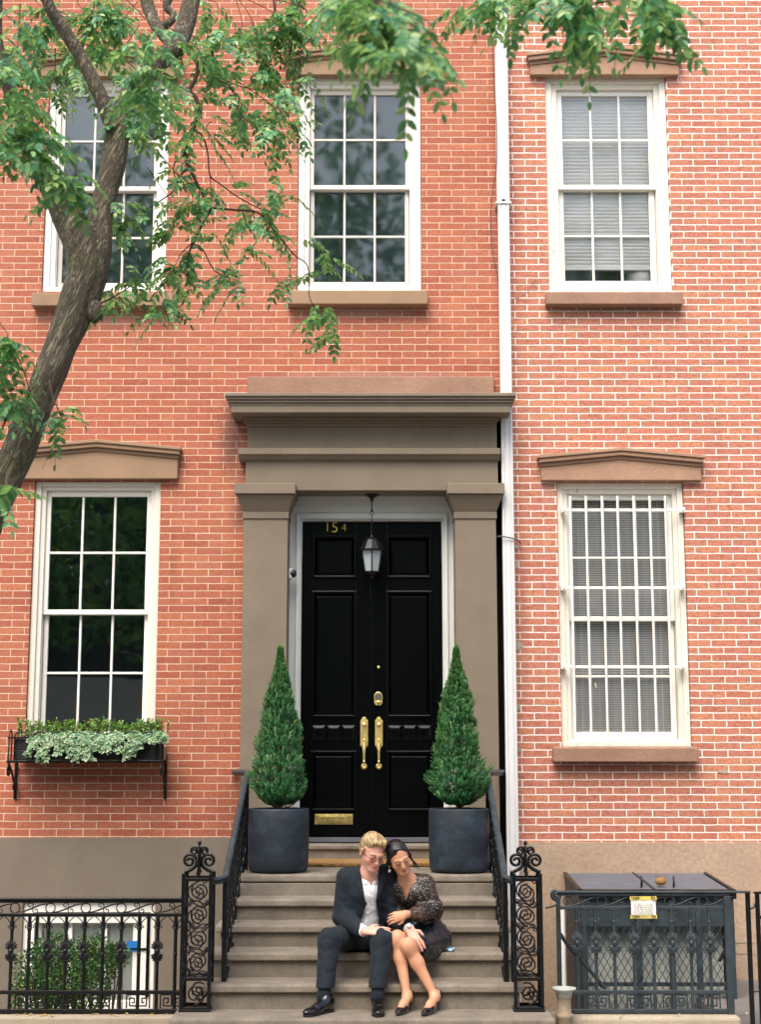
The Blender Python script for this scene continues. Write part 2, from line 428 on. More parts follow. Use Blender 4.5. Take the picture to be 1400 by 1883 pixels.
# ------------------------------------------------------------------ windows, lintels, sills
def rect(l, r, t, b, y=0.0):
    ym = (t + b) / 2
    x0, _ = U(l, ym, y); x1, _ = U(r, ym, y)
    return x0, x1, UZ(b, y), UZ(t, y)
WIN = dict(UL=rect(83, 308, 143, 536), UC=rect(547.5, 775, 140, 534), UR=rect(1006, 1232, 139, 535),
           LL=rect(54, 290, 884, 1372), LR=rect(1029, 1266, 886, 1373))
def sash(mb, x0, x1, z0, z1, y, rail_t, rail_b, stile, mun=.018, d=.035, rows=2):
    mb.box(x0, x0+stile, y, y+d, z0, z1); mb.box(x1-stile, x1, y, y+d, z0, z1)
    mb.box(x0+stile, x1-stile, y, y+d, z1-rail_t, z1); mb.box(x0+stile, x1-stile, y, y+d, z0, z0+rail_b)
    a, b, c, e = x0+stile, x1-stile, z0+rail_b, z1-rail_t
    for i in (1, 2):
        xc = a+(b-a)*i/3; mb.box(xc-mun/2, xc+mun/2, y+.004, y+d-.006, c, e)
    xs = [a, a+(b-a)/3-mun/2, a+(b-a)/3+mun/2, a+(b-a)*2/3-mun/2, a+(b-a)*2/3+mun/2, b]
    for j in range(1, rows):
        zc = c+(e-c)*j/rows
        for i in range(3): mb.box(xs[2*i], xs[2*i+1], y+.006, y+d-.008, zc-mun/2, zc+mun/2)
    return a, b, c, e
def window(house, key, name, frame_mat, sash_mat, back, label, fw=.095, ft=.085, fb=.055, meet=.5, stile=.035, glz='window_glass'):
    x0, x1, z0, z1 = WIN[key]
    fr = MB(); g = .004; y = .028
    x0 += g; x1 -= g; z1 -= g
    # brick mould: an outer flat, a proud bead and an inner step
    fr.box(x0, x0+fw*.55, y, .2, z0, z1); fr.box(x1-fw*.55, x1, y, .2, z0, z1)
    fr.box(x0+fw*.55, x0+fw, y+.022, .2, z0+fb, z1-ft*.55); fr.box(x1-fw, x1-fw*.55, y+.022, .2, z0+fb, z1-ft*.55)
    fr.box(x0+fw*.55, x1-fw*.55, y, .2, z1-ft*.55, z1); fr.box(x0+fw, x1-fw, y+.022, .2, z1-ft, z1-ft*.55)
    fr.prism_x([(y-.012, z0), (.2, z0), (.2, z0+fb), (y+.03, z0+fb), (y-.012, z0+fb*.6)], x0+fw*.55, x1-fw*.55)
    w = fr.build('window', frame_mat, house, bevel=.004); w['label'] = label
    a, b, c, e = x0+fw+.001, x1-fw-.001, z0+fb+.001, z1-ft-.001
    zm = c + (e-c)*meet
    u = MB(); r1 = sash(u, a, b, zm-.018, e, y+.055, .045, .04, stile)
    s1 = u.build('upper_sash', sash_mat, w, bevel=.004)
    l = MB(); r2 = sash(l, a+.004, b-.004, c, zm+.012, y+.098, .03, .06, stile)
    s2 = l.build('lower_sash', sash_mat, w, bevel=.004)
    for nm, r_, yy in (('upper_glass', r1, y+.075), ('lower_glass', r2, y+.118)):
        p = MB(); p.box(r_[0]-.004, r_[1]+.004, yy, yy+.003, r_[2]-.004, r_[3]+.004); p.build(nm, glz, w)
    back(w, a, b, c, e, zm)
    return w
def back_screen(w, a, b, c, e, zm):
    m = MB(); m.box(a-.02, b+.02, .205, .21, c-.02, e+.02); m.build('insect_screen', 'screen_grey', w)
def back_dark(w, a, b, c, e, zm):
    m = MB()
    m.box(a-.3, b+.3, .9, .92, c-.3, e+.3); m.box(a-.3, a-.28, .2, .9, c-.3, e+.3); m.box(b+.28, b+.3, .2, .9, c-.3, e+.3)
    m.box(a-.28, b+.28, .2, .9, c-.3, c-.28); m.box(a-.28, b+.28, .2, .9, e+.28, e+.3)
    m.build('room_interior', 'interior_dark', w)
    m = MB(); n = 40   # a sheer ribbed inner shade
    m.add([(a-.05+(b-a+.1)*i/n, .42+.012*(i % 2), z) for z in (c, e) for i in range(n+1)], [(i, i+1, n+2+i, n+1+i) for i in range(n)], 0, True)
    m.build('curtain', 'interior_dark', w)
def back_shade(w, a, b, c, e, zm):
    back_dark(w, a, b, c, e, zm)
    zb = c + (e-c)*.115; m = MB(); n = int((e-zb)/.032)     # pleated shade, drawn almost to the sill
    vs = []; fs = []
    for i in range(2*n+1):
        z = e - (e-zb)*i/(2*n); yy = .158 + (.02 if i % 2 else 0)
        vs += [(a-.01, yy, z), (b+.01, yy, z)]
        if i: fs.append((2*i-2, 2*i, 2*i+1, 2*i-1))
    m.add(vs, fs); m.box(a-.01, b+.01, .155, .18, zb-.035, zb); m.build('pleated_shade', 'blind_white', w)
    m = MB(); m.lathe([(.001, 0), (.05, .0), (.11, .06), (.13, .13), (.1, .2), (.02, .24), (.001, .24)], (b-.12, .30, c+.01), 20); m.build('table_lamp', 'blind_white', w)
def back_venetian(w, a, b, c, e, zm):
    back_dark(w, a, b, c, e, zm)
    m = MB(); pitch = .0195; n = int((e-c)/pitch)
    for i in range(n):
        z = c + .01 + i*pitch
        m.add([(a-.01, .172, z), (b+.01, .172, z), (b+.01, .184, z+.0172), (a-.01, .184, z+.0172)], [(0, 1, 2, 3)])
    for f in (.12, .5, .88):
        x = a+(b-a)*f; m.box(x-.003, x+.003, .168, .17, c, e)
    m.build('venetian_blind', 'blind_white', w)
def lintel(house, l, r, zb_, zs_, za_, mat, label=None):
    """a flat pediment: field, two stepped mouldings following the gable"""
    ym = zb_
    x0 = UX(l, ym, -.06); x1 = UX(r, ym, -.06); zb = UZ(zb_, -.06); zs = UZ(zs_, -.1); za = UZ(za_, -.1); xm = (x0+x1)/2
    m = MB()
    def band(o0, o1, ex, y):
        m.prism([(x0-ex, zs-o1), (xm, za-o1), (x1+ex, zs-o1), (x1+ex, zs-o0), (xm, za-o0), (x0-ex, zs-o0)], y, .01)
    m.prism([(x0, zb), (x1, zb), (x1, zs-.092), (xm, za-.092), (x0, zs-.092)], -.06, .012)
    band(.062, .092, .006, -.072); band(.028, .062, .018, -.1); band(0, .028, .03, -.115)
    o = m.build('lintel', mat, house, bevel=.005)
    if label: o['label'] = label
def sill(house, l, r, t, b, mat, d=.1):
    x0 = UX(l, t, -d); x1 = UX(r, t, -d)
    m = MB(); z0, z1 = UZ(b, -d), UZ(t, -d)
    m.prism_x([(-d, z0), (.026, z0), (.026, z1+.012), (-d, z1)], x0, x1); m.build('window_sill', mat, house, bevel=.007)

# ------------------------------------------------------------------ the two houses
ZTOP = 9.2
XL_END, GAP0, GAP1, XR0 = 1.04, UX(915, 1200, -.1)+.002, 1.035, 1.042
Z_BASE_L, Z_BASE_R = UZ(1541, -.03), UZ(1549, -.03)
house = thing('brick_house', 'rose brick town house with brown portico, black double door and number 154', 'house', (-1, 0, 0), 'brick row houses')
YP = -.12
PL0, PL1 = UX(444, 1200, YP), UX(527, 1200, YP); PR0, PR1 = UX(839, 1200, YP), UX(916, 1200, YP)
Z_SOF = UZ(902, YP)
Z_LAND = .918
holes = [WIN['UL'], WIN['UC'], WIN['LL'], (PL0+.03, PR1-.03, 0.2, UZ(800, YP)), (GAP0, GAP1, .9, UZ(745, -.1))]
wall_mesh(-6.6, XL_END, Z_BASE_L, ZTOP, holes, .26, 'brick_rose', 'wall', house)
BW = (UX(40, 1750, .0), UX(284, 1750, .0), UZ(1858, 0), UZ(1657, 0))
wall_mesh(-6.6, PL0+.04, -.6, Z_BASE_L, [BW], .3, 'stucco_base', 'base_wall', house, y=-.03)
m = MB(); m.box(PL1-.2, PR0+.2, .20+.22, 1.6, .3, 3.4); m.box(GAP0-.05, GAP1+.1, .2, .25, -.6, 5.2)  # narrow box: dark sheet standing in for sooty, shaded brick in the seam
m.build('hall_and_gap_backing', 'interior_dark', house)
m = MB(); m.box(PR1-.1, GAP1+.002, -.02, .26, -.6, .9); m.build('base_wall', 'stucco_base', house)
win_up = 'tall six over six upper window with cream sashes and dark screens'
window(house, 'UL', 'w', 'white_paint', 'cream_sash', back_screen, 'upper window with cream sashes half hidden behind the tree', glz='screened_glass')
window(house, 'UC', 'w', 'white_paint', 'cream_sash', back_screen, 'upper window with cream sashes above the brown portico', glz='screened_glass')
window(house, 'LL', 'w', 'cream_sash', 'white_paint', back_dark, 'dark parlour window above the planted window box', fw=.085, ft=.07, meet=.505)
lintel(house, 62, 328, 140, 102, 86, 'brownstone_lintel'); lintel(house, 527, 810, 137, 96, 80, 'brownstone_lintel'); lintel(house, 26, 326, 880, 822, 808, 'brownstone_lintel')
sill(house, 58, 318, 538, 562, 'brownstone_lintel'); sill(house, 528, 787, 534, 559, 'brownstone_lintel'); sill(house, 38, 304, 1373, 1398, 'brownstone_lintel', .08)

# basement window
x0, x1, z0, z1 = BW
m = MB(); y = .0
m.box(x0, x0+.09, y, .2, z0, z1); m.box(x1-.13, x1, y, .2, z0, z1); m.box(x0+.09, x1-.13, y, .2, z1-.17, z1); m.box(x0+.09, x1-.13, y, .2, z0, z0+.07)
w = m.build('basement_window', 'white_paint', house, bevel=.004)
m = MB(); m.box(x0+.1, x1-.04, y-.012, y-.001, z1-.105, z1-.085); m.box(x0+.1, x0+.125, y-.012, y-.001, z0+.1, z1-.106); m.box(x1-.065, x1-.04, y-.012, y-.001, z0+.1, z1-.106); m.box(x0+.126, x1-.066, y-.012, y-.001, z0+.46, z0+.475)
m.build('storm_frame', 'iron_black', w)
a, b = x0+.09, x1-.13
m = MB()
for i in (1, 2): m.box(a+(b-a)*i/3-.02, a+(b-a)*i/3+.02, .03, .07, z0+.07, z1-.17)
m.box(a, a+.05, .03, .07, z0+.07, z1-.17); m.box(b-.05, b, .03, .07, z0+.07, z1-.17); m.box(a+.051, b-.051, .029, .07, z0+.44, z0+.47)
m.build('sash', 'white_paint', w, bevel=.003)
m = MB(); m.box(a, b, .05, .053, z0+.07, z1-.17); m.build('glass', 'dusty_glass', w)
m = MB(); n = 60
m.add([(a-.05+(b-a+.1)*i/n, .078+.006*math.sin(i*1.3)+.004*math.sin(i*.6), z) for z in (z0, z1) for i in range(n+1)], [(i, i+1, n+2+i, n+1+i) for i in range(n)], 0, True)
m.build('curtain', 'curtain_pale', w)
sx0, sx1 = UX(232, 1740, .0), UX(256, 1740, .0); sz0, sz1 = UZ(1750, 0), UZ(1731, 0)
m = MB(); m.box(sx0, sx1, .024, .026, sz0, sz1); st = m.build('sticker', 'blue_sticker', w); st['label'] = 'small blue sticker with rows of white print'
m = MB()
for k, (f0, f1) in enumerate(((.1, .9), (.1, .7), (.1, .8), (.1, .55))):
    for j in range(9):
        if f0+(f1-f0)*(j+.7)/9 < f1 and (j*7+k*3) % 5: m.box(sx0+(sx1-sx0)*(f0+(f1-f0)*j/9), sx0+(sx1-sx0)*(f0+(f1-f0)*(j+.65)/9), .0225, .0238, sz1-.014-k*.019, sz1-.008-k*.019)

# portico
for a, b in ((PL0, PL1), (PR0, PR1)):
    m = MB(); m.box(a, b, YP, .16, Z_LAND-.01, UZ(940, YP)); p = m.build('pilaster', 'brownstone_paint', house, bevel=.006)
    zc0, zc1, zc2, zc3 = UZ(954, YP), UZ(941, YP), UZ(909, -.2), UZ(895, -.22)
    m = MB()
    m.box(a-.008, b+.008, YP-.012, .15, zc0, zc1)
    vs = [(a-.004, YP-.006, zc1), (b+.004, YP-.006, zc1), (b+.004, .14, zc1), (a-.004, .14, zc1), (a-.055, -.2, zc2), (b+.055, -.2, zc2), (b+.055, .14, zc2), (a-.055, .14, zc2)]
    m.add(vs, [(0,3,2,1),(4,5,6,7),(0,1,5,4),(1,2,6,5),(2,3,7,6),(3,0,4,7)])
    m.box(a-.066, b+.066, -.222, .15, zc2+.002, Z_SOF+.045)
    m.build('capital', 'brownstone_paint', p, bevel=.006)
def ring(m, l, r, t, b, y, yb=.02, prof=None):
    m.box(UX(l, (t+b)/2, y), UX(r, (t+b)/2, y), y, yb, UZ(b, y), UZ(t, y))
EX0, EX1 = UX(452, 850, YP), UX(916, 850, YP)
zA0, zA1 = Z_SOF, UZ(845, YP); zM1 = UZ(824, -.19); zF1 = UZ(770, YP)
m = MB()
m.box(EX0, EX1, YP, .16, zA0, zA1+.01); 
e = m.build('architrave', 'brownstone_paint', house, bevel=.005)
m = MB()
mx0, mx1 = UX(438, 833, -.19), UX(921, 833, -.19)
m.prism_x([(YP-.002, zA1-.012), (.02, zA1-.012), (.02, zM1), (-.19, zM1), (-.19, zM1-.05), (-.17, zM1-.062), (-.15, zM1-.085)], mx0, mx1)
m.build('moulding', 'brownstone_paint', e, bevel=.004)
m = MB(); m.box(EX0+.01, EX1-.005, YP, .02, zM1+.001, zF1+.1); f = m.build('frieze', 'brownstone_paint', house, bevel=.004)
c_top = UZ(722, -.38); c0, c1 = UX(413, 735, -.38), UX(950, 735, -.38)
m = MB()
def corn(x_in, pr):   # stepped cornice with returns at both ends
    for (yy, ex, za, zb) in pr: m.box(c0+ex, c1-ex, yy, .02, za, zb)
zt = c_top
pr = [(-.38, 0, zt-.03, zt), (-.365, .012, zt-.052, zt-.0305), (-.35, .024, zt-.075, zt-.0525), (-.335, .036, zt-.098, zt-.0755), (-.33, .045, zt-.155, zt-.0985), (-.19, .13, zt-.185, zt-.1555), (-.17, .15, zt-.205, zt-.1855), (-.15, .165, zt-.225, zt-.2055)]
corn(0, pr); m.build('cornice', 'brownstone_paint', house, bevel=.006)
m = MB(); m.box(UX(454, 705, -.05), UX(909, 705, -.05), -.05, .01, c_top+.001, UZ(692, -.05)); m.build('blocking_course', 'brownstone_sill', house, bevel=.008)

# door surround, doors
YC, YD = .163, .225
dl, dm, dr = UX(553, 1200, YC), UX(684, 1200, YD), UX(815, 1200, YC)
zdt = UZ(957, YC); zth = UZ(1540, YD)
z_sill = UZ(1551, .05)
m = MB()
xa, xb = PL1-.03, PR0+.03
def casing(o, y0):
    m.box(xa, dl-o, y0, .24, z_sill, zdt+o+.3) if False else None
m.box(xa, dl-.045, YC, .26, z_sill, Z_SOF+.06); m.box(dr+.045, xb, YC, .26, z_sill, Z_SOF+.06); m.box(dl-.045, dr+.045, YC, .26, zdt+.06, Z_SOF+.06)
m.box(dl-.045, dl-.012, YC-.018, .26, z_sill, zdt+.06); m.box(dr+.012, dr+.045, YC-.018, .26, z_sill, zdt+.06); m.box(dl-.012, dr+.012, YC-.018, .26, zdt+.012, zdt+.06)
m.box(dl-.012, dl, YC+.006, .26, z_sill, zdt+.012); m.box(dr, dr+.012, YC+.006, .26, z_sill, zdt+.012); m.box(dl, dr, YC+.006, .26, zdt, zdt+.012)
m.build('door_frame', 'grey_casing', house, bevel=.004)
m = MB(); m.prism_x([(-.02, z_sill-.19), (.4, z_sill-.19), (.4, z_sill), (-.04, z_sill-.012), (-.04, z_sill-.04), (-.02, z_sill-.045)], PL1-.0, PR0+.0); m.build('door_sill', 'step_stone', house, bevel=.005)
m = MB(); m.box(dl, dr, .17, .3, z_sill+.002, zth); m.build('threshold', 'steel_grey', house, bevel=.004)
ROWS = [(986, 1062), (1088, 1318), (1382, 1490)]
def door_leaf(x0, x1, pl, pr_, label):
    zb, ztp = zth+.008, zdt-.003
    a, b = UX(pl, 1200, YD), UX(pr_, 1200, YD)
    m = MB(); m.box(x0, x1, YD+.022, YD+.06, zb, ztp)
    m.box(x0, a, YD, YD+.0215, zb, ztp); m.box(b, x1, YD, YD+.0215, zb, ztp)
    zz = [zb] + [v for t, bt in reversed(ROWS) for v in (UZ(bt, YD), UZ(t, YD))] + [ztp]
    for i in range(0, len(zz), 2): m.box(a, b, YD, YD+.0215, zz[i], zz[i+1])
    d = m.build('door', 'door_black', house, bevel=.002); d['label'] = label
    for t, bt in ROWS:
        p0, p1 = UZ(bt, YD), UZ(t, YD)
        q = MB(); ins = .045
        # bolection bead and bevelled raised field
        for (s0, s1, u0, u1) in ((a-.006, a+.014, p0-.006, p1+.006), (b-.014, b+.006, p0-.006, p1+.006)): q.box(s0, s1, YD-.014, YD+.02, u0, u1)
        q.box(a+.014, b-.014, YD-.014, YD+.02, p0-.006, p0+.014); q.box(a+.014, b-.014, YD-.014, YD+.02, p1-.014, p1+.006)
        v = [(a+.016, YD+.021, p0+.016), (b-.016, YD+.021, p0+.016), (b-.016, YD+.021, p1-.016), (a+.016, YD+.021, p1-.016),
             (a+ins, YD+.002, p0+ins), (b-ins, YD+.002, p0+ins), (b-ins, YD+.002, p1-ins), (a+ins, YD+.002, p1-ins)]
        q.add(v, [(0, 1, 5, 4), (1, 2, 6, 5), (2, 3, 7, 6), (3, 0, 4, 7), (4, 5, 6, 7)])
        q.build('panel', 'door_black', d, bevel=.004)
    q = MB(); p0, p1 = UZ(1360, YD), UZ(1334, YD)
    for i in range(3):
        u0 = a+(b-a)*i/3+.008; u1 = a+(b-a)*(i+1)/3-.008
        v = [(u0, YD-.001, p0), (u1, YD-.001, p0), (u1, YD-.001, p1), (u0, YD-.001, p1), (u0+.02, YD-.018, p0+.022), (u1-.02, YD-.018, p0+.022), (u1-.02, YD-.018, p1-.022), (u0+.02, YD-.018, p1-.022)]
        q.add(v, [(0, 1, 5, 4), (1, 2, 6, 5), (2, 3, 7, 6), (3, 0, 4, 7), (4, 5, 6, 7)])
    q.build('raised_blocks', 'door_black', d)
    return d
dL = door_leaf(dl+.002, dm-.002, 574, 655, 'black door leaf with the brass number and mail slot')
dR = door_leaf(dm+.002, dr-.002, 712, 794, 'black door leaf with the keypad lock')
q = MB(); q.box(dm-.012, dm+.022, YD-.012, YD-.001, zth+.01, zdt-.01); q.build('astragal', 'door_black', dL, bevel=.003)
def handle(px, parent, label=None):
    h = MB(); c = UX(px, 1345, YD-.02); yb = YD-.014
    za, zb, zc = UZ(1318, yb), UZ(1375, yb), UZ(1412, yb)
    H = za-zb; w = .031
    pl = [(c-w*.45, zb-.008), (c+w*.45, zb-.008), (c+w*.7, zb+.012), (c+w, zb+.016), (c+w, za-.03), (c+w*.62, za-.022), (c+w*.45, za-.006), (c, za), (c-w*.45, za-.006), (c-w*.62, za-.022), (c-w, za-.03), (c-w, zb+.016), (c-w*.7, zb+.012)]
    h.prism(pl, yb-.006, YD-.001, 0)
    pi = [(c+(x-c)*.76, (za+zb)/2+(z-(za+zb)/2)*.9) for x, z in pl]; h.prism(pi, yb-.010, yb-.0055, 0)
    h.lathe([(.016, 0), (.018, .006), (.012, .012), (.001, .014)], (c, yb-.01, za-.065), 16, axis='y')
    h.ball((c, yb-.016, zb+.06), (.008, .006, .014), 8)
    pts = smooth_path([(c, yb-.01, zb+.04), (c, yb-.05, zb+.03), (c, yb-.058, zb-.0), (c, yb-.058, zb-.05), (c, yb-.055, zc+.05)], 5)
    h.tube(pts, lerp_list([.006, .006, .008, .012, .0095, .007], len(pts)), 10)
    h.lathe([(.008, -.006), (.012, 0), (.008, .006)], (c, yb-.057, zb-.012), 10); h.lathe([(.008, -.006), (.012, 0), (.008, .006)], (c, yb-.055, zc+.052), 10)
    h.tube([(c, yb-.05, zc+.05), (c, yb-.03, zc+.02)], [.007, .009], 8)
    h.lathe([(.024, -.0), (.026, .01), (.02, .02), (.010, .024), (.006, .02), (.001, .018)], (c, YD-.003, zc+.012), 18, axis='y')
    o = h.build('handle', 'brass', parent, bevel=.0012)
    return o
handle(670, dL); handle(697, dR)
h = MB(); c = UX(696, 1285, YD); z0, z1 = UZ(1297, YD), UZ(1272, YD); w = .034; yb = YD-.02
h.prism([(c-w*.6, z0), (c+w*.6, z0), (c+w, z0+.02), (c+w, z1-.03), (c+w*.6, z1-.008), (c, z1), (c-w*.6, z1-.008), (c-w, z1-.03), (c-w, z0+.02)], yb, YD-.001)
h.ball((c, yb-.004, z0+.026), (.017, .012, .014), 12)
k = h.build('keypad_lock', 'brass', dR, bevel=.003)
h = MB(); h.prism([(c-w*.75, z0+.047), (c+w*.75, z0+.047), (c+w*.75, z1-.03), (c+w*.4, z1-.015), (c-w*.4, z1-.015), (c-w*.75, z1-.03)], yb-.004, yb-.0005, 0)
for i in range(3):
    for j in range(4): h.box(c-.016+i*.013, c-.010+i*.013, yb-.006, yb-.0045, z0+.052+j*.011, z0+.058+j*.011, 1)
h.build('keypad', ['keypad_dark', 'ink_grey'], dR)
h = MB(); h.lathe([(.011, 0), (.012, .004), (.006, .006), (.001, .005)], (UX(696.5, 1227, YD), YD-.001, UZ(1227, YD)), 14, axis='y'); h.build('peephole', 'brass', dR)
h = MB(); a, b, z0, z1 = UX(579, 1506, YD), UX(649, 1506, YD), UZ(1516, YD), UZ(1497, YD)
h.box(a, b, YD-.006, YD-.001, z0, z1); h.box(a+.03, b-.022, YD-.013, YD-.0065, z0+.014, z1-.018); h.box(a+.012, b-.012, YD-.009, YD-.0065, z1-.014, z1-.008)
for sx in (a+.012, b-.012): h.lathe([(.005, 0), (.004, .003), (.001, .004)], (sx, YD-.006, (z0+z1)/2), 8, axis='y')
h.build('mail_slot', 'brass_dull', dL, bevel=.002)
for ch, px, t, bt in (('1', 596, 959, 977), ('5', 609, 959, 979), ('4', 627.5, 962, 977)):
    z0 = UZ(bt, YD); hgt = UZ(t, YD)-z0
    me = text_mesh(ch, hgt*1.38, 'number_gold', (UX(px, 968, YD), YD-.004, z0), None, 'n', .003, bold=-.0022)
    o = place('house_number', me, dL)
# the neighbouring house
house2 = thing('brick_house', 'red brick house with white mortar, barred window and tan base behind the cellar hatch', 'house', (3, 0, 0), 'brick row houses')
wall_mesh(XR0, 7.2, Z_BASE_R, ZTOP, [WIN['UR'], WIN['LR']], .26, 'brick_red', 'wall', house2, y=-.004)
wall_mesh(XR0, 7.2, -.6, Z_BASE_R, [], .3, 'stucco_tan', 'base_wall', house2, y=-.034)
window(house2, 'UR', 'w', 'white_paint_old', 'white_paint', back_shade, 'upper window with a white pleated shade', fw=.10, ft=.10, fb=.07, stile=.05, glz='dusty_glass')
window(house2, 'LR', 'w', 'white_paint_old', 'white_paint', back_venetian, 'lower window with a venetian blind behind white bars', fw=.085, ft=.09, fb=.06, meet=.485, glz='dusty_glass')
lintel(house2, 976, 1250, 137, 98, 82, 'brownstone_raw'); lintel(house2, 996, 1291, 883, 837, 823, 'brownstone_raw')
sill(house2, 1005, 1257, 537, 559, 'brownstone_sill'); sill(house2, 1019, 1286, 1375, 1401, 'brownstone_sill', .11)
# score lines and the patch of bare plaster in the base are part of its face
m = MB()
for py in (1733, 1753, 1821): m.box(UX(1345, py, -.034), 5.5, -.0375, -.0345, UZ(py, -.034)-.004, UZ(py, -.034)+.004)
m.build('score_line', 'kerb_stone', house2)
rp = random.Random(5)
for (px, py, sx, sy) in ((952, 1188, 11, 9), (951, 1036, 5, 8), (953, 1300, 6, 7), (1330, 1419, 12, 4), (951, 1006, 5, 4), (955, 1378, 5, 5), (1096, 1260, 3, 6)):
    c = P(px, py, -.006); pts = [(c.x+sx/226*math.cos(k*.7)*rp.uniform(.6, 1.15), c.z+sy/226*math.sin(k*.7)*rp.uniform(.6, 1.15)) for k in range(9)]
    m = MB(); m.prism(pts, -.010, -.003); m.build('mortar_patch', 'kerb_stone', house2)

g = thing('window_guard', 'white steel bars fixed over the lower window with the venetian blind', 'window bars', P(1148, 1370, -.05))
x0, x1, z0, z1 = WIN['LR']
zt, zb_ = UZ(912, -.05), UZ(1369, -.05)
for px in (1052, 1081, 1111, 1140, 1170, 1200, 1229):
    x = UX(px+2, 1130, -.05); m = MB(); m.tube([(x, -.05, zb_), (x, -.05, zt)], .0105, 8); m.build('bar', 'white_metal', g)
for py in (938, 1081, 1226):
    z = UZ(py, -.03); m = MB(); a, b = UX(1037, py, -.03), UX(1256, py, -.03)
    m.box(a, b, -.036, -.022, z-.012, z+.012)
    for s, xe in ((-1, a), (1, b)): m.box(xe-.02, xe+.02, -.05, .027, z-.02, z+.02) ; m.ball((xe, -.052, z), (.012, .008, .012), 8)
    m.build('crossbar', 'white_metal', g, bevel=.002)

# downspout with straps, cables
d = thing('downspout', 'tall white downspout running up the seam between the brick houses', 'downspout', (1.05, -.1, -.3))
def corr(w, dpt):
    return [(-w, -dpt), (-w*.62, -dpt-.006), (-w*.5, -dpt+.004), (-w*.3, -dpt-.004), (w*.3, -dpt-.004), (w*.5, -dpt+.004), (w*.62, -dpt-.006), (w, -dpt), (w, dpt), (-w, dpt)]
zj = UZ(374, -.1)
m = MB()
for (zlo, zhi, w) in ((-.45, zj+.03, .047), (zj-.02, 8.8, .053)):
    pr = corr(w, .034); n = len(pr)
    m.add([(1.052+a, -.085+b, zlo) for a, b in pr] + [(1.052+a, -.085+b, zhi) for a, b in pr], [(i, (i+1) % n, (i+1) % n+n, i+n) for i in range(n)] + [list(range(n-1, -1, -1)), list(range(n, 2*n))])
m.build('pipe', 'downspout_white', d)
m = MB(); m.box(.985, 1.119, -.131, -.005, zj-.012, zj+.008); m.build('strap', 'downspout_white', d, bevel=.003)
z = UZ(990, -.1); m = MB(); m.tube(smooth_path([(.96, -.02, z+.02), (.985, -.135, z+.012), (1.06, -.14, z), (1.125, -.12, z-.016), (1.16, -.02, z-.03)], 5), .006, 6); m.build('wire_tie', 'steel_grey', d)
m = MB(); m.tube(smooth_path([P(906, 60, -.14), P(909, 150, -.14), P(914, 230, -.145), P(914, 300, -.14), P(907, 352, -.07), P(903, 400, -.04), P(906, 460, -.04), P(915, 505, -.05), P(922, 560, -.03)], 6), .0035, 6)
tag(m.build('cable', 'cable_dark'), 'thin dark cable hanging loose beside the white downspout', 'cable')
m = MB(); m.tube(smooth_path([P(944, 550, -.03), P(955, 547, -.03), P(970, 538, -.03), P(978, 524, -.03), P(987, 514, -.01)], 6), .003, 6)
tag(m.build('cable', 'cable_dark'), 'short loose wire end on red brick right of the downspout', 'cable')
# ------------------------------------------------------------------ stoop
stoop = thing('stone_stoop', 'brown stone stoop with worn steps that the couple sits on', 'stoop', (-.11, -1.3, 0))
SX0, SX1 = -1.11, .895
TZ = [.918, .773, .629, .482, .323]; TY = [-1.2, -1.48, -1.76, -2.04, -2.32]
rs = random.Random(3)
for i, (tz, ty) in enumerate(zip(TZ, TY)):
    m = MB()
    back = YP+.02 if i == 0 else TY[i-1]+.031
    w = (0, .0, .01, .02, .025)[i]
    m.prism_x([(ty, tz-.055), (back, tz-.055), (back, tz), (ty+.02, tz-.003), (ty+.004, tz-.012)], SX0-w, SX1+w)          # tread slab with a rounded nosing
    m.prism_x([(ty+.03, (TZ[i+1] if i < 4 else .165)-.03), (ty+.32 if i else YP+.03, (TZ[i+1] if i < 4 else .165)-.03), (ty+.32 if i else YP+.03, tz-.0552), (ty+.03, tz-.0552)], SX0+.03-w, SX1-.03+w)  # riser block
    m.build('landing' if i == 0 else 'step', 'step_stone', stoop, bevel=.011, seg=3)
m = MB(); m.box(PL1+.001, PR0-.001, YP+.02, .4, .5, Z_LAND-.003)
m.box(SX0+.06, SX1-.06, -2.2, YP, -.5, .25); m.box(SX0+.06, SX1-.06, -1.7, YP, .24, .55); m.box(SX0+.06, SX1-.06, -1.25, YP, .5, .855)
m.build('core', 'step_stone', stoop)
m = MB(); m.box(-1.30, 1.075, -2.645, -2.0, -.3, .165); m.build('platform', 'step_stone', stoop, bevel=.016, seg=3)

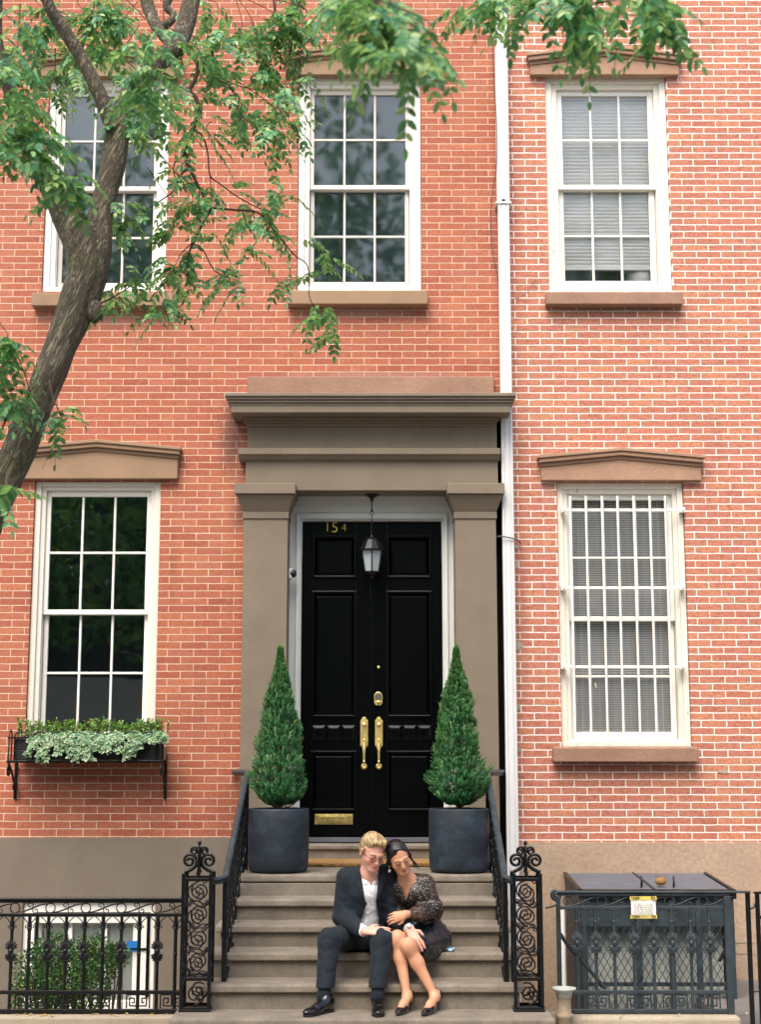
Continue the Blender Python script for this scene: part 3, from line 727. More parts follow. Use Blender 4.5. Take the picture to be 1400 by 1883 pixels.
# ------------------------------------------------------------------ newels, stair railings
def newel(x0, x1, label):
    y0, y1 = -2.40, -2.20; zb, zt = .168, UZ(1606, -2.4)
    c = ((x0+x1)/2, (y0+y1)/2, zb)
    t = thing('newel_post', label, 'newel post', c, 'iron newel posts of the stoop')
    m = MB(); b = .021; zm = zb+.185
    for x in (x0, x1-b):
        for y in (y0, y1-b): m.box(x, x+b, y, y+b, zb, zt)
    for z in (zb+.004, zm, zt-.05):
        m.box(x0+b, x1-b, y0+.002, y0+b-.002, z, z+.022); m.box(x0+b, x1-b, y1-b+.002, y1-.002, z, z+.022)
        m.box(x0+.002, x0+b-.002, y0+b, y1-b, z, z+.022); m.box(x1-b+.002, x1-.002, y0+b, y1-b, z, z+.022)
    m.box(x0-.004, x1+.004, y0-.004, y1+.004, zb-.003, zb+.012)
    m.build('frame', 'iron_black', t, bevel=.003)
    def scrolls(name, u0, u1, plane, off):
        m = MB(); cu = (u0+u1)/2
        def pt(u, z): return Vector((u, off, z)) if plane == 'xz' else Vector((off, u, z))
        H = zt-.05-zm-.022; n = 4; w = (u1-u0)/2-.004
        for k in range(n):
            zc = zm+.022+H*(k+.5)/n; s = 1 if k % 2 else -1
            pts = spiral(pt(cu, zc), w*.86, .008, 2.1, PI/2*s, 40, plane, s)
            tail = [pt(cu+s*w*.8, zc-s*0-H/n*.55), pt(cu+s*w*.95, zc-H/n*.2)]
            m.tube(pts, lerp_list([.0058, .005, .0045], 40), 5)
            m.tube(smooth_path([pt(cu-w*.9*s, zc-H/n*.55), pt(cu-w*.3*s, zc-H/n*.42), pt(cu+w*.55*s, zc-H/n*.62), pt(cu+w*.9*s, zc-H/n*.3)], 5), .005, 5)
            for q in (-1, 1):
                m.tube(spiral(pt(cu+q*w*.68, zc+H/n*.5*q*.96), .018, .004, 1.4, 0 if q > 0 else PI, 18, plane, q), .004, 5)
        zc = (zb+zm)/2+.01
        m.tube(spiral(pt(cu, zc), w*.85, .01, 1.8, -PI/2, 36, plane, 1), .006, 5)
        m.tube(spiral(pt(cu+w*.45, zc-.03), .03, .006, 1.2, PI, 18, plane, -1), .0045, 5)
        m.build(name, 'iron_black', t)
    scrolls('scrollwork', x0+b, x1-b, 'xz', y0+b*.5); scrolls('scrollwork', x0+b, x1-b, 'xz', y1-b*.5)
    scrolls('scrollwork', y0+b, y1-b, 'yz', x1-b*.5); scrolls('scrollwork', y0+b, y1-b, 'yz', x0+b*.5)
    m = MB(); cx, cy = c[0], c[1]
    m.tube([(cx, cy, zt-.05), (cx, cy, zt+.15)], [.009, .007], 8)
    m.ball((cx, cy, zt+.185), .0145, 10); m.lathe([(.004, .14), (.012, .15), (.006, .16), (.004, .18)], (cx, cy, zt), 10)
    for ang in (0, PI/2, PI, 3*PI/2):
        def q(r_, z): return Vector((cx+math.cos(ang)*r_, cy+math.sin(ang)*r_, zt+z))
        p = smooth_path([q(.095, -.002), (q(.06, .012)), q(.022, .04), q(.012, .075)], 5)
        m.tube(p, [.0075]*len(p), 6, flat=1.8)
        def arc(c0, c1, r0, r1, turns, a0, wd):
            pp = []
            for i in range(26):
                tt = i/25; rr = r0+(r1-r0)*tt; aa = a0-turns*2*PI*tt; pp.append(q(c0+rr*math.cos(aa), c1+rr*math.sin(aa)))
            m.tube(pp, wd, 6, flat=2.0)
        arc(.062, .072, .047, .010, 1.6, PI*1.15, .0055)
        arc(.032, .132, .030, .007, 1.5, PI*1.1, .0045)
    m.build('finial', 'iron_black', t)
    return t
newel(UX(331, 1740, -2.4), UX(388, 1740, -2.4), 'left black iron newel post with scrolls and scroll finial')
newel(UX(945, 1740, -2.4), UX(1000, 1740, -2.4), 'right black iron newel post with scrolls, near the cellar hatch')
def stair_rail(s, xr, xn, xw, label):
    t = thing('stair_railing', label, 'railing', (xr, -1.5, .3), 'iron stair railings')
    zt0, zt1 = .972, 1.634; zl0, zl1 = .30, .925; y0, y1 = -2.2, -.72
    m = MB()
    prof = smooth_path([(xn, -2.27, zt0-.004), (xr+s*.04, -2.25, zt0-.004), (xr, -2.2, zt0+.01), (xr, -2.12, zt0+.045)], 4) + [Vector((xr, y1, zt1)), Vector((xr+s*.02, y1+.05, zt1+.004)), Vector((xw, -.02, zt1))]
    m.tube(prof, .024, 10, flat=.6); m.tube([p - Vector((0, 0, .022)) for p in prof], .012, 6)
    m.build('handrail', 'steel_grey' if False else 'iron_worn', t)
    m = MB(); m.box(xr-.016, xr+.016, y0-.016, y0+.016, zl0-.02, zt0+.0); m.build('post', 'iron_black', t, bevel=.003)
    m = MB(); m.box(xr-.016, xr+.016, y1-.03, y1, .9, zt1-.02); m.build('post', 'iron_black', t, bevel=.003)
    m = MB(); m.bar((xr, y0, zl0), (xr, y1, zl1), .03, .018); m.tube([(xn, -2.25, zl0-.012), (xr, -2.2, zl0-.012)], .012, 8); m.build('lower_rail', 'iron_black', t)
    n = 11
    for i in range(n):
        f = (i+.5)/n; y = y0+(y1-y0)*f; za, zb = zl0+(zl1-zl0)*f, zt0+.01+(zt1-zt0)*f-.02
        m = MB(); m.tube([(xr, y, za), (xr, y, zb)], .007, 6)
        for k, c in enumerate((.18, .5, .82)):
            z = za+(zb-za)*c; w = .048
            for q in (-1, 1):
                m.tube(spiral((xr, y+q*.03, z+q*.02), .05, .01, 1.3, PI if q > 0 else 0, 16, 'yz', q*(1 if k % 2 else -1)), .0065, 5)
            m.ball((xr, y, z), (.018, .02, .03), 8)
        m.build('baluster', 'iron_black', t)
    return t
stair_rail(-1, -1.012, UX(388, 1740, -2.3), UX(430, 1420, 0), 'left iron stair railing rising to the pilaster behind the potted conifer')
stair_rail(1, .812, UX(946, 1740, -2.3), UX(922, 1420, 0)+.02, 'right iron stair railing beside the white downspout')

# ------------------------------------------------------------------ area kerbs and fences
m = MB(); m.box(-6, -1.302, -2.2, -1.95, -.6, .1); tag(m.build('kerb_stone', 'kerb_stone', bevel=.012), 'long pale kerb stone under the left iron fence', 'kerb')
m = MB(); m.box(1.077, 2.32, -2.2, -1.95, -.6, .1); tag(m.build('kerb_stone', 'kerb_stone', bevel=.02), 'pale kerb stone under the right iron fence', 'kerb')
m = MB(); m.box(2.325, 6, -2.2, -.04, -.6, .02); tag(m.build('area_paving', 'concrete_dark', bevel=.02), 'dark paving right of the cellar hatch', 'paving', kind='structure')
FY = -2.08
def frieze(m, x0, x1, z0, z1, y, step, flip=1):
    n = max(1, round((x1-x0)/step)); st = (x1-x0)/n; h = z1-z0; zc = (z0+z1)/2
    for i in range(n):
        xc = x0+st*(i+.28)
        pts = [Vector((xc+h*.47*math.cos(a*PI/12), y, zc+h*.47*math.sin(a*PI/12))) for a in range(25)]
        m.tube(pts, .0042, 5, cap=False)
        xa = xc+h*.45; xb = xc+st-h*.45
        m.tube(smooth_path([(xa-.02, y, z0+.006), (xa+.03, y, z0+.012), ((xa+xb)/2, y, zc), (xb-.03, y, z1-.012), (xb+.02, y, z1-.006)], 5), lerp_list([.003, .0065, .003], 21), 5)
        m.tube(spiral(((xa+xb)/2-.018, y, zc+h*.24), .024, .005, 1.2, -PI*.4, 16, 'xz', 1), .0035, 5)
        m.tube(spiral(((xa+xb)/2+.02, y, zc-h*.24), .024, .005, 1.2, PI*.6, 16, 'xz', 1), .0035, 5)
def greek_key(m, x, z0, z1, y, w, s=1):
    """one square meander drawn with flat bars"""
    t = .008; zs = z1-z0
    path = [(0, 0), (0, 1), (1, 1), (1, .18), (.28, .18), (.28, .74), (.7, .74), (.7, .42), (.5, .42)]
    pts = [Vector((x+s*(u-.5)*w, y, z0+v*zs)) for u, v in path]
    for a, b in zip(pts, pts[1:]): m.bar(a, b, t, .008)
def rosette(m, x, y, z, r=.034):
    """cast double tuft of acanthus leaves round a boss"""
    m.ball((x, y-.016, z), (.019, .016, .021), 12)
    for sgn in (1, -1):
        for k in range(8):
            a = R(4+172*k/7); dx, dz = math.cos(a), math.sin(a)*sgn
            ln = .047*(.82+.18*math.sin(a)); o = Vector((x, y-.008, z+sgn*.012)); d = Vector((dx, 0, dz)); e = o+d*ln*.8+Vector((0, 0, sgn*.012))
            m.tube([o, o+d*ln*.45+Vector((0, -.010, sgn*.004)), e+Vector((0, -.006, 0)), e+d*.010+Vector((0, .004, 0))], [.007, .0105, .0095, .003], 6, flat=.7)
            m.ball(e+Vector((0, -.010, 0)), (.006, .006, .006), 6)
    m.lathe([(.006, -.082), (.014, -.072), (.009, -.06), (.014, -.04), (.014, .04), (.009, .06), (.014, .072), (.006, .082)], (x, y, z), 10)
def fence(label, xa, xb, zt, bal, ros_z, mat, loops, keys, key_w, top_ext=(0, 0)):
    t = thing('iron_fence', label, 'fence', ((xa+xb)/2, FY, .1), 'low iron area fences')
    zr2 = zt-.098; zl = .235; zbm = .118
    m = MB(); m.box(xa-top_ext[0], xb+top_ext[1], FY-.022, FY+.022, zt-.014, zt); m.box(xa, xb, FY-.012, FY+.012, zt-.032, zt-.0145); m.build('top_rail', mat, t, bevel=.004)
    m = MB(); m.box(xa, xb, FY-.011, FY+.011, zr2-.022, zr2); m.build('rail', mat, t, bevel=.003)
    m = MB(); m.box(xa, xb, FY-.011, FY+.011, zl-.01, zl+.014); m.build('rail', mat, t, bevel=.003)
    m = MB(); m.box(xa, xb, FY-.013, FY+.013, zbm-.014, zbm+.014); m.build('bottom_rail', mat, t, bevel=.003)
    m = MB(); frieze(m, loops[0], loops[1], zr2, zt-.032, FY, loops[2]); m.build('scroll_frieze', mat, t)
    m = MB()
    for kx in keys:
        greek_key(m, kx-key_w*.54, zbm+.018, zl-.014, FY, key_w, 1); greek_key(m, kx+key_w*.54, zbm+.018, zl-.014, FY, key_w, -1)
    m.build('key_frieze', mat, t)
    for x, kind in bal:
        m = MB(); w = .011 if kind == 'r' else .012
        m.tube([(x, FY, .1), (x, FY, zl-.2 if False else zr2-.02)], w, 8)
        m.lathe([(w, 0), (w+.006, .01), (w, .02)], (x, FY, zr2-.11), 10)
        for q in (-1, 1):   # spandrel scrolls under the upper rail
            m.tube(smooth_path([(x+q*.004, FY, zr2-.115), (x+q*.014, FY, zr2-.06), (x+q*.05, FY, zr2-.024)], 5), lerp_list([.005, .004, .003], 11), 5)
            m.tube(spiral((x+q*.022, FY, zr2-.085), .012, .003, 1.1, PI/2, 12, 'xz', q), .003, 5)
        if kind == 'r': rosette(m, x, FY, ros_z)
        elif kind == 'p': m.ball((x, FY, ros_z-.02), .016, 8)
        m.build('baluster', mat, t)
    return t
fx = lambda px: UX(px, 1750, FY)
bal = [(fx(p), k) for p, k in ((-45, 'r'), (-12, 'p'), (20, 'r'), (52, 'p'), (87, 'r'), (120, 'r'), (154, 'r'), (188, 'p'), (222, 'r'), (255, 'p'), (289, 'r'), (322, 'p'))]
fence('black iron fence with rosettes in front of the basement window', -3.2, UX(331, 1740, -2.1), UZ(1651, FY), bal, UZ(1749, FY), 'iron_black',
      (fx(-60), fx(333), .222), [fx(p) for p in (-30, 52, 120, 188, 256)]+[fx(318)], .072)
bal = [(fx(p), 'r') for p in (1062, 1097, 1131, 1167, 1203, 1238, 1272, 1307)] + [(fx(1082), 'p')][:0]
rf = fence('weathered iron fence with rosettes in front of the cellar hatch', fx(1028), fx(1345), UZ(1638, FY), bal, UZ(1734, FY), 'iron_worn',
      (fx(1030), fx(1342), .235), [fx(p) for p in (1097, 1174, 1240, 1300)], .075, (0, .14))
m = MB(); zt = UZ(1638, FY)
m.tube(spiral((fx(1026), FY, zt-.03), .034, .006, 1.5, PI/2, 24, 'xz', 1), .009, 6, flat=1.6); m.build('end_scroll', 'iron_worn', rf)
for px, w in ((1029, .014), (1341, .022)):
    m = MB(); m.box(fx(px)-w, fx(px)+w, FY-w, FY+w, .07, zt-.033); m.build('post', 'iron_worn', rf, bevel=.003)
m = MB(); m.tube(smooth_path([(fx(1338), FY+.03, zt-.05), (fx(1342), FY+.03, .62), (fx(1338), FY+.05, .5), (fx(1330), FY+.1, .42)], 5), .011, 8); m.build('brace', 'iron_worn', rf)
m = MB(); m.tube([(fx(1033), FY+.03, .60), (fx(1044), FY+.05, .54), (fx(1115), FY+.06, .25)], .013, 8); m.build('brace', 'iron_worn', rf)
m = MB(); m.box(fx(1380)-.014, fx(1380)+.014, FY-.014, FY+.014, 0.0, zt-.013); m.build('post', 'iron_black', rf, bevel=.003)
m = MB(); m.tube([(fx(1000), -2.3, .79), (fx(1028), FY, .79)], .006, 6); m.build('tie_bar', 'iron_worn', rf)
t = thing('iron_railing', 'plain iron railing at the right edge beyond the fence of the cellar hatch', 'railing', (fx(1400), FY, 0))
m = MB(); m.box(fx(1394), fx(1394)+.026, FY-.013, FY+.013, .02, zt-.02); m.build('post', 'iron_black', t, bevel=.003)
m = MB(); m.box(fx(1392), 4.2, FY-.018, FY+.018, zt-.0195, zt-.005); m.build('top_rail', 'iron_black', t, bevel=.003)
m = MB(); m.box(fx(1394)+.027, 4.2, FY-.01, FY+.01, .22, .245); m.box(fx(1394)+.027, 4.2, FY-.01, FY+.01, .7, .72); m.build('rail', 'iron_black', t)
m = MB(); m.tube(smooth_path([(fx(1380)+.015, FY, .77), (fx(1386), FY, .765), (fx(1391), FY, .775), (fx(1394), FY, .80)], 4), .007, 6); m.build('chain_link', 'iron_worn', t)
m = MB(); m.tube([(fx(1380)+.015, FY, .24), (fx(1394), FY, .245)], .006, 6); m.build('tie_bar', 'iron_worn', t)
for k in range(4):
    m = MB(); m.tube([(fx(1430)+k*.13, FY, .0), (fx(1430)+k*.13, FY, zt-.02)], .01, 8); m.build('baluster', 'iron_black', t)

# ------------------------------------------------------------------ cellar hatch behind the right fence
hx0, hx1 = UX(1040, 1620, -.05), UX(1299, 1620, -.05); hz1 = UZ(1606, -.05); hy = -.95; hz0 = UZ(1637, hy)
t = thing('cellar_hatch', 'grey steel cellar hatch with double lid and mesh front behind the fence', 'hatch', ((hx0+hx1)/2, -.5, -.5))
m = MB(); hm = (hx0+hx1)/2
def lid(a, b, off=0.0): m.add([(a, -.04, hz1+off), (b, -.04, hz1+off), (b, hy, hz0+off), (a, hy, hz0+off), (a, -.04, hz1+off-.02), (b, -.04, hz1+off-.02), (b, hy, hz0+off-.02), (a, hy, hz0+off-.02)], [(0, 3, 2, 1), (4, 5, 6, 7), (0, 1, 5, 4), (1, 2, 6, 5), (2, 3, 7, 6), (3, 0, 4, 7)])
lid(hx0+.02, hm-.008); m.build('lid', 'steel_grey', t, bevel=.004)
m = MB(); lid(hm+.008, hx1-.02); m.build('lid', 'steel_grey', t, bevel=.004)
m = MB()
for (a, b) in ((hx0-.012, hx0+.012), (hx1-.012, hx1+.012), (hm-.022, hm-.012)): lid(a, b, .010)
m.box(hx0-.02, hx1+.02, hy-.03, hy+.02, hz0-.06, hz0+.006)
m.build('lid_edge', 'iron_black', t)
for q in (-1, 1):
    m = MB(); xq = hm+q*.12+.03
    m.tube([(xq, hy+.12, hz0+.01), (xq, hy+.1, hz0+.075), (xq+.012, hy+.18, hz0+.085), (xq+.02, hy+.2, hz0+.02)], .007, 6); m.build('lift_handle', 'iron_black', t)
m = MB(); m.ball((hm+.06, hy+.15, hz0+.05), (.045, .03, .03), 10); 
for k in range(5): m.tube([(hm+.03+k*.014, hy+.15, hz0+.05), (hm+.026+k*.016, hy+.15, hz0+.095)], .003, 5)
o = m.build('padlock', 'coir', t); o['label'] = 'rusty tan padlock lump on the lid'
m = MB()
m.add([(hx0, -.04, -.6), (hx0, hy, -.6), (hx0, hy, hz0-.025), (hx0, -.04, hz1-.025)], [(0, 1, 2, 3)]); m.add([(hx1, -.04, -.6), (hx1, hy, -.6), (hx1, hy, hz0-.025), (hx1, -.04, hz1-.025)], [(3, 2, 1, 0)])
m.box(hx0+.04, hx1-.04, hy-.006, hy+.01, hz0-.255, hz0-.061)
o = m.build('side_panel', 'iron_worn', t); sm = o.modifiers.new('thickness', 'SOLIDIFY'); sm.thickness = .006
m = MB()
for x in (hx0+.02, hx0+.42, hm+.1, hx1-.26, hx1-.02): m.box(x-.02, x+.02, hy-.02, hy+.02, -.6, hz0-.061)
for z in (-.15, .12): m.box(hx0+.041, hx1-.041, hy-.0135, hy+.0135, z-.014, z+.014)
m.build('front_frame', 'iron_worn', t, bevel=.003)
m = MB(); mz0, mz1 = -.14, hz0-.256
L = (hx1-hx0-.08); sp = .05; sl = 1.75
for q in (1, -1):
    k = -int((mz1-mz0)/sl/sp)-2
    while k*sp < L+.6:
        xa = hx0+.04+k*sp; pts = []
        # clip the wire to the frame opening
        t0, t1 = 0.0, (mz1-mz0)/sl
        x0_, x1_ = (xa, xa+t1) if q > 0 else (xa+t1, xa)
        lo, hi = hx0+.041, hx1-.041
        za, zb = mz0, mz1
        def zat(x): return mz0+(x-x0_)/(x1_-x0_)*(mz1-mz0)
        xs_, xe_ = max(lo, min(x0_, x1_)), min(hi, max(x0_, x1_))
        if xe_-xs_ > .01: m.tube([(xs_, hy-.022-.004*q, zat(xs_)), (xe_, hy-.022-.004*q, zat(xe_))], .0028, 4, cap=False)
        k += 1
m.build('wire_mesh', 'iron_worn', t)
m = MB(); m.box(hx0+.06, hx1-.06, hy+.12, hy+.14, -.6, hz0-.2); o = m.build('inner_board', 'pale_concrete', t); o['label'] = 'pale board behind the wire mesh'
m = MB(); m.tube([(UX(1035, 1750, -1.2), -1.2, -.3), (UX(1035, 1750, -1.2), -1.2, UZ(1668, -1.2))], .021, 12); tag(m.build('conduit_pipe', 'white_paint'), 'thin white upright pipe left of the steel cellar hatch', 'pipe')
t = thing('standpipe', 'short tan standpipe with flared grey cap at the foot of the right fence', 'standpipe', (UX(1040, 1850, -2.12), -2.3, 0))
cx = UX(1039, 1850, -2.3); m = MB()
m.lathe([(.05, 0.0), (.052, .11), (.056, .115), (.056, .135), (.045, .14), (.045, .235)], (cx, -2.28, .0), 20); m.build('pipe', 'pipe_clay', t)
m = MB(); m.lathe([(.046, .2355), (.05, .24), (.052, .27), (.078, .285), (.08, .295), (.06, .297), (.055, .28), (.001, .28)], (cx, -2.28, .0), 20); m.build('cap', 'pale_concrete', t)
# the notice on the fence
t = thing('paper_sign', 'white notice with yellow tape edges tied to the right fence', 'sign', (fx(1183), FY-.03, .7))
a, b = UX(1160, 1668, FY-.03), UX(1208, 1668, FY-.03); z0, z1 = UZ(1688, FY-.03), UZ(1648, FY-.03); ys = FY-.035
def sheet(m, a, b, z0, z1, y, amp=.004, n=10):
    vs = [(a+(b-a)*i/n, y+amp*math.sin(i*1.4)*(1 if j else .6), z0+(z1-z0)*j) for j in (0, 1) for i in range(n+1)]
    vs += [(x, y_+.0012, z) for x, y_, z in vs]; o = 2*(n+1)
    m.add(vs, [(i, i+1, n+2+i, n+1+i) for i in range(n)] + [(o+n+1+i, o+n+2+i, o+i+1, o+i) for i in range(n)] + [(i, o+i, o+i+1, i+1) for i in range(n)] + [(n+1+i, n+2+i, o+n+2+i, o+n+1+i) for i in range(n)], 0)
m = MB(); sheet(m, a+.004, b-.004, z0+.012, z1-.012, ys); m.build('notice', 'sign_white', t)
for k, (u, v) in enumerate(((z1-.024, z1), (z0-.003, z0+.021))):
    m = MB(); sheet(m, a-.002, b+.002, u, v, ys-.003); m.build('tape', 'sign_yellow', t)
    for s, xx in (('TION', a+.004), ('CA', b-.037)):
        place('lettering', text_mesh(s, .022, 'ink', (xx, ys-.0085, u+.007), None, 'n', .0005, bold=.0006), t)
m = MB(); rr = random.Random(2)
for k in range(8):
    z = z1-.05-k*.0115; x = a+.022
    while x < b-.03:
        w = rr.uniform(.006, .02); m.box(x, min(x+w, b-.02), ys-.0062, ys-.0052, z, z+.004); x += w+.006
m.build('print', 'ink_grey', t)

# ------------------------------------------------------------------ doormat, pots with conifers, lantern, camera, litter
t = thing('doormat', 'golden brown coir doormat before the black double door', 'doormat', (-.1, -.2, Z_LAND))
m = MB(); m.box(UX(545, 1590, -.3), UX(800, 1590, -.3), -.50, -.03, Z_LAND+.001, Z_LAND+.03); m.build('pile', 'coir', t, bevel=.006)
m = MB()
rr = random.Random(9); xa, xb = UX(545, 1590, -.3), UX(800, 1590, -.3)
for k in range(260):
    x = rr.uniform(xa, xb); m.tube([(x, -.50, Z_LAND+.004), (x+rr.uniform(-.006, .006), -.515, Z_LAND+rr.uniform(.004, .028))], .0028, 4)
m.build('fringe', 'coir', t)
def conifer(root_loc, label, seed, lean, lab_pot):
    x, y, z = root_loc
    rr = random.Random(seed)
    pt = thing('planter_pot', lab_pot, 'planter', (x, y, z), 'dark planters beside the door')
    m = MB(); r0 = .222; h = .455
    m.lathe([(.001, 0), (r0-.03, .0), (r0-.012, .008), (r0-.002, .03), (r0+.001, .1), (r0+.003, h*.6), (r0+.002, h-.012), (r0-.003, h-.001), (r0-.012, h), (r0-.02, h-.004), (r0-.022, h-.04), (.001, h-.04)], (x, y, z+.002), 48)
    m.build('pot', 'planter_blue', pt)
    m = MB(); m.lathe([(.001, h-.025), (.12, h-.022), (r0-.023, h-.032), (r0-.023, h-.038), (.001, h-.038)], (x, y, z+.002), 32); m.build('soil', 'soil', pt)
    ct = thing('conifer', label, 'conifer', (x, y, z+h-.02), 'potted dwarf conifers')
    zb = z+h-.03; H = 1.19
    m = MB(); m.tube([(x, y, zb), (x+.01, y, zb+.4), (x+lean*.8, y, zb+H*.93)], [.02, .014, .004], 8, jit=.2)
    for k in range(26):
        a = rr.uniform(0, 2*PI); r_ = rr.uniform(.1, .2); zz = zb+rr.uniform(.02, .14)
        m.tube(smooth_path([(x, y, zz), (x+r_*.5*math.cos(a), y+r_*.5*math.sin(a), zz+.03), (x+r_*math.cos(a), y+r_*math.sin(a), zz+rr.uniform(.08, .16))], 3), [.006, .0055, .005, .004, .0035, .003, .002], 4)
    m.build('trunk', 'wood_stem', ct)
    m = MB()
    bumps = [(rr.uniform(0, 2*PI), rr.uniform(.05, 1), rr.uniform(.82, 1.2)) for _ in range(60)]
    def radius(f):   # silhouette: skirt, waist, long taper to a thin leader
        pts = [(0, .08), (.05, .165), (.13, .205), (.22, .195), (.31, .155), (.42, .15), (.54, .13), (.66, .10), (.76, .072), (.86, .04), (.92, .018), (1, .008)]
        for (a, ra), (b, rb) in zip(pts, pts[1:]):
            if a <= f <= b: return ra+(rb-ra)*(f-a)/(b-a)
        return .01
    N = 8000
    for k in range(N):
        f = rr.random()**1.25; th = rr.uniform(0, 2*PI)
        nz = mnoise.noise(Vector((math.cos(th)*1.7, math.sin(th)*1.7, f*9+seed)))
        nz2 = mnoise.noise(Vector((math.cos(th)*5, math.sin(th)*5, f*24+seed*3)))
        if nz2 < -.30 and f < .9: continue
        rad = .92*radius(f)*(1+.34*nz+.24*nz2)
        dep = rr.random()**2.0*.35 if k % 5 else rr.uniform(.3, .75)
        q = rad*(1-dep)
        c = Vector((x+lean*f+q*math.cos(th), y+q*math.sin(th), zb+.085+f*(H-.09)-.03*(1-f)))
        up = .55+.9*f+rr.uniform(-.2, .5)
        long_ = rr.random() < .13 and f > .2
        if long_: up += 1.6
        d = Vector((math.cos(th)*(1-.5*f), math.sin(th)*(1-.5*f), up)).normalized()
        ln = rr.uniform(.025, .045)*(1.6 if long_ else 1)
        a1 = d.orthogonal().normalized(); a2 = d.cross(a1)
        nn = 10 if not long_ else 16
        tint = min(1, max(0, rr.gauss(.42, .15)+(.34 if long_ else 0)+.25*nz2))
        vs = []; fs = []
        for j in range(nn):
            g = j/nn; ph = j*2.4+rr.random()
            r1 = a1*math.cos(ph)+a2*math.sin(ph); s = c+d*(ln*g)
            tip = s+(r1*.7+d*.75)*rr.uniform(.012, .019); sd = d.cross(r1)*.0034
            o = len(vs); vs += [s-sd, s+sd, tip]; fs.append((o, o+1, o+2))
        m.add(vs, fs, 0, False, tint)
    m.build('foliage', 'spruce_needle', ct)
PY = -.96
px0 = UX(512, 1560, PY); px1 = UX(845, 1560, PY)
conifer((px0, PY, Z_LAND), 'cone shaped conifer in the left pot, fuller with upright shoots', 11, -.0, 'round dark blue planter left of the black door')
conifer((px1, PY, Z_LAND), 'slimmer cone shaped conifer with thin tip in the right pot', 23, -.01, 'round dark blue planter right of the black door')

LY = .06; lx = UX(684, 1000, LY)
t = thing('hanging_lantern', 'black hanging lantern with pale glass before the door', 'lantern', (lx, LY, UZ(1060, LY)))
zs = Z_SOF
m = MB(); m.lathe([(.062, 0), (.06, -.008), (.045, -.018), (.02, -.03), (.012, -.055), (.006, -.07)][::-1], (lx, LY, zs), 20)
m.build('canopy', 'iron_black', t)
zr = UZ(945, LY); zt_ = UZ(986, LY); zg = UZ(1014, LY); zb = UZ(1052, LY)
m = MB(); m.tube([(lx, LY, zs-.07), (lx, LY, zr+.03)], .005, 8); m.ball((lx, LY, zr+.03), .011, 8)
m.tube([Vector((lx+.015*math.cos(a*PI/8), LY, zr+.006+.015*math.sin(a*PI/8))) for a in range(17)], .003, 6); m.tube([(lx, LY, zr-.008), (lx, LY, zt_)], .004, 6); m.build('hanger', 'iron_black', t)
m = MB(); hx = 6
rt, rb = .098, .066
m.lathe([(rt+.012, zg), (rt+.014, zg+.012), (rt-.01, zg+.05), (.06, zg+.095), (.03, zg+.118), (.012, zg+.125), (.006, zt_+.01)], (lx, LY, 0), 12, smooth=False)
m.lathe([(.001, zb-.06), (.012, zb-.05), (.02, zb-.035), (rb-.01, zb-.02), (rb+.004, zb-.004), (rb+.004, zb+.004)], (lx, LY, 0), 6, smooth=False)
for k in range(6):
    a = 2*PI*k/6+PI/6; m.bar((lx+rb*math.cos(a), LY+rb*math.sin(a), zb), (lx+rt*math.cos(a), LY+rt*math.sin(a), zg+.004), .011)
m.build('cage', 'iron_black', t)
m = MB(); n = 6
vs = [(lx+(r_-.006)*math.cos(2*PI*k/6+PI/6), LY+(r_-.006)*math.sin(2*PI*k/6+PI/6), z) for r_, z in ((rb, zb+.004), (rt, zg)) for k in range(6)]
m.add(vs, [(k, (k+1) % 6, (k+1) % 6+6, k+6) for k in range(6)]); m.build('glass', 'lamp_glass', t)
cx, cz = PL1+.001, UZ(1055, .04)
t = thing('security_camera', 'small white and black dome camera on the left door jamb', 'camera', (cx, .04, cz))
m = MB(); m.box(cx, cx+.03, .02, .09, cz-.045, cz+.045); m.build('mount', 'camera_white', t, bevel=.01)
m = MB(); m.ball((cx+.036, .045, cz), (.03, .035, .033), 16); m.build('dome', 'keypad_dark', t)
m = MB(); rr = random.Random(4); c = P(826, 1744, -1.95)
vs = [(c.x+(i/6-.5)*.075, c.y+(j/3-.5)*.07, .484+rr.uniform(0, .022)) for j in range(4) for i in range(7)]
m.add(vs, [(j*7+i, j*7+i+1, j*7+i+8, j*7+i+7) for j in range(3) for i in range(6)], 0, True)
o = m.build('paper_scrap', 'paper_blue'); sm = o.modifiers.new('thickness', 'SOLIDIFY'); sm.thickness = .002
tag(o, 'crumpled pale blue paper scrap on a step right of the woman', 'paper')

# ------------------------------------------------------------------ window box with boxwood and ivy
wx0, wx1 = UX(14, 1380, -.25), UX(300, 1380, -.25); by = -.28; wz0, wz1 = UZ(1400, by), UZ(1358, by)
t = thing('window_box', 'black wooden window box in a wrought iron bracket under the parlour window', 'window box', ((wx0+wx1)/2, -.15, wz0))
m = MB(); zc = (wz0+wz1)/2
bx0, bx1 = wx0+.045, wx1-.03
m.box(bx0, bx1, by+.03, by+.05, wz0+.012, zc-.002); m.box(bx0, bx1, by+.03, by+.05, zc+.002, wz1); m.box(bx0, bx0+.02, by+.051, -.06, wz0+.012, wz1); m.box(bx1-.02, bx1, by+.051, -.06, wz0+.012, wz1)
m.box(bx0, bx1, -.059, -.04, wz0+.012, wz1); m.box(bx0+.021, bx1-.021, by+.051, -.06, wz0+.014, wz0+.03); m.build('box', 'window_box_black', t, bevel=.003)
m = MB(); m.box(bx0+.021, bx1-.021, by+.051, -.06, wz0+.031, wz1-.03); m.build('soil', 'soil', t)
m = MB(); m.box(wx0, wx1, by-.004, by+.02, wz0-.012, wz0+.008)
for y in (-.17, -.05): m.box(wx0, wx1, y-.01, y+.01, wz0-.012, wz0+.006)
m.build('shelf_bar', 'iron_black', t, bevel=.002)
m = MB()
